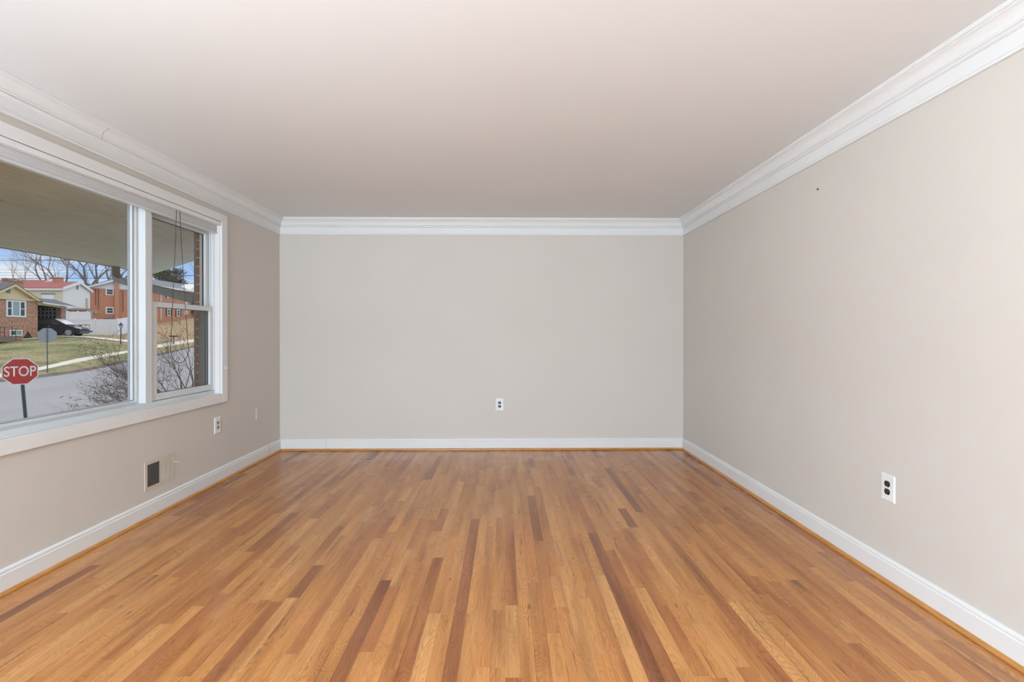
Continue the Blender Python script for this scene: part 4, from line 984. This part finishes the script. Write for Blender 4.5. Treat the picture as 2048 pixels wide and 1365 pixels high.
# evergreen
p = at_y(334, 600, 104); rg = random.Random(4)
ev = tag(empty('evergreen_tree', (p.x, p.y, EYE)), 'dark evergreen tree with dense crown behind the slate roof', 'tree')
pbuild(MB().tube([(p.x, p.y, EYE), (p.x, p.y, EYE + 12)], [.4, .15], 8), 'trunk', 'bark_grey', ev)
m = MB()
for i in range(5200):
    a, b = rg.uniform(0, 2 * PI), rg.gauss(0, 1); rad = abs(rg.gauss(0, 1)); zz = rg.uniform(0, 1)
    cl_ = rg.randint(0, 15); rc = random.Random(cl_ + 50)
    cx_, cy_, cz_ = rc.uniform(-4.2, 3.8), rc.uniform(-3, 3), rc.uniform(8.4, 13.6)
    cz_ -= abs(cx_) * .25
    v = Vector((rg.gauss(0, .75), rg.gauss(0, .75), rg.gauss(0, .42))); c_ = Vector((p.x + cx_, p.y + cy_, EYE + cz_)) + v
    u = Vector((rg.uniform(-1, 1), rg.uniform(-1, 1), rg.uniform(-.4, .6))).normalized() * .26; w_ = u.cross(Vector((rg.random(), rg.random(), rg.random()))).normalized() * .09
    m.add([c_ - u, c_ + w_, c_ + u, c_ - w_], [(0, 1, 2, 3)])
tag(pbuild(m, 'foliage', 'conifer', ev), kind='stuff')
# little conifer by the brick wall
q = at_x(56, 677, X1 + .9); rg = random.Random(9)
cn = tag(empty('small_conifer', q), 'small dark green conical shrub against the brick house wall', 'shrub')
pbuild(MB().tube([(q.x, q.y, q.z - .1), (q.x, q.y, q.z + .4)], .03, 6), 'trunk', 'bark_grey', cn)
m = MB()
for i in range(700):
    h_ = rg.random() ** 1.3; r = .27 * (1 - h_) + .02; a = rg.uniform(0, 2 * PI); c_ = Vector((q.x + r * math.cos(a) * rg.random() ** .4, q.y + r * math.sin(a), q.z + .02 + h_ * .52))
    u = Vector((rg.uniform(-1, 1), rg.uniform(-1, 1), rg.uniform(0, 1))).normalized() * .05; w_ = u.cross(Vector((.3, .8, rg.random()))).normalized() * .02
    m.add([c_ - u, c_ + w_, c_ + u, c_ - w_], [(0, 1, 2, 3)])
tag(pbuild(m, 'foliage', 'conifer', cn), kind='stuff')

# ---- bare shrub outside the double-hung window
sb = tag(empty('bare_shrub', (-3.85, 5.85, -1.42)), 'leafless shrub with reddish twigs and a few dead leaves just outside the window', 'shrub')
rg = random.Random(12); m = MB(); ends = []
base = Vector((-3.85, 5.85, -1.42)); hub = Vector((-3.80, 6.02, 0.40))
for i in range(5):
    a = i * 2 * PI / 5; h0 = base + Vector((.06 * math.cos(a), .06 * math.sin(a), 0)); h1 = hub + Vector((.10 * math.cos(a), .14 * math.sin(a), rg.uniform(-.3, .05)))
    m.tube([h0, h0 + (h1 - h0) * .5 + Vector((.05 * math.cos(a), .05 * math.sin(a), 0)), h1], [.026, .022, .018], 6, cap=False)
    for q in range(3):
        # aim: mostly towards the picture window (-y) and upwards
        ty = rg.choice((-1.5, -1.2, -1.0, -0.8, -0.5, -0.2, 0.1, 0.3)); tz_ = rg.uniform(.05, .7); d = Vector((rg.uniform(-.5, .12), ty, tz_))
        grow(m, h1, d, rg.uniform(.34, .44), .0125, 5, rg, .42, ends, 5, (2, 3), 1)
m2 = MB(); 
pbuild(m, 'branches', 'bark_red', sb)
m = MB()
for c_, d in ends:
    if rg.random() < .05:
        for q in range(rg.randint(1, 3)):
            o_ = c_ + Vector((rg.gauss(0, .02), rg.gauss(0, .02), rg.gauss(0, .02)))
            u = Vector((rg.uniform(-1, 1), rg.uniform(-1, 1), rg.uniform(-1, 1))).normalized() * .010; w_ = u.cross(Vector((rg.random(), .4, rg.random()))).normalized() * .006
            m.add([o_ - u, o_ + w_, o_ + u, o_ - w_], [(0, 1, 2, 3)])
tag(pbuild(m, 'dead_leaves', 'dead_leaf', sb), kind='stuff')
# small flat-topped post on the hill
q = at_y(347.5, 686, 49.5)
fb = tag(empty('roadside_marker', q), 'small dark flat-topped stand by the sidewalk seen through the lower sash', 'stand')
zt_ = at_y(347, 671.5, 49.5).z
pbuild(MB().box(q.x - .05, q.x + .05, q.y - .05, q.y + .05, q.z - .1, zt_ - .1), 'post', 'bark_grey', fb)
pbuild(MB().box(q.x - .32, q.x + .32, q.y - .2, q.y + .2, zt_ - .14, zt_), 'top', 'shutter_dark', fb)
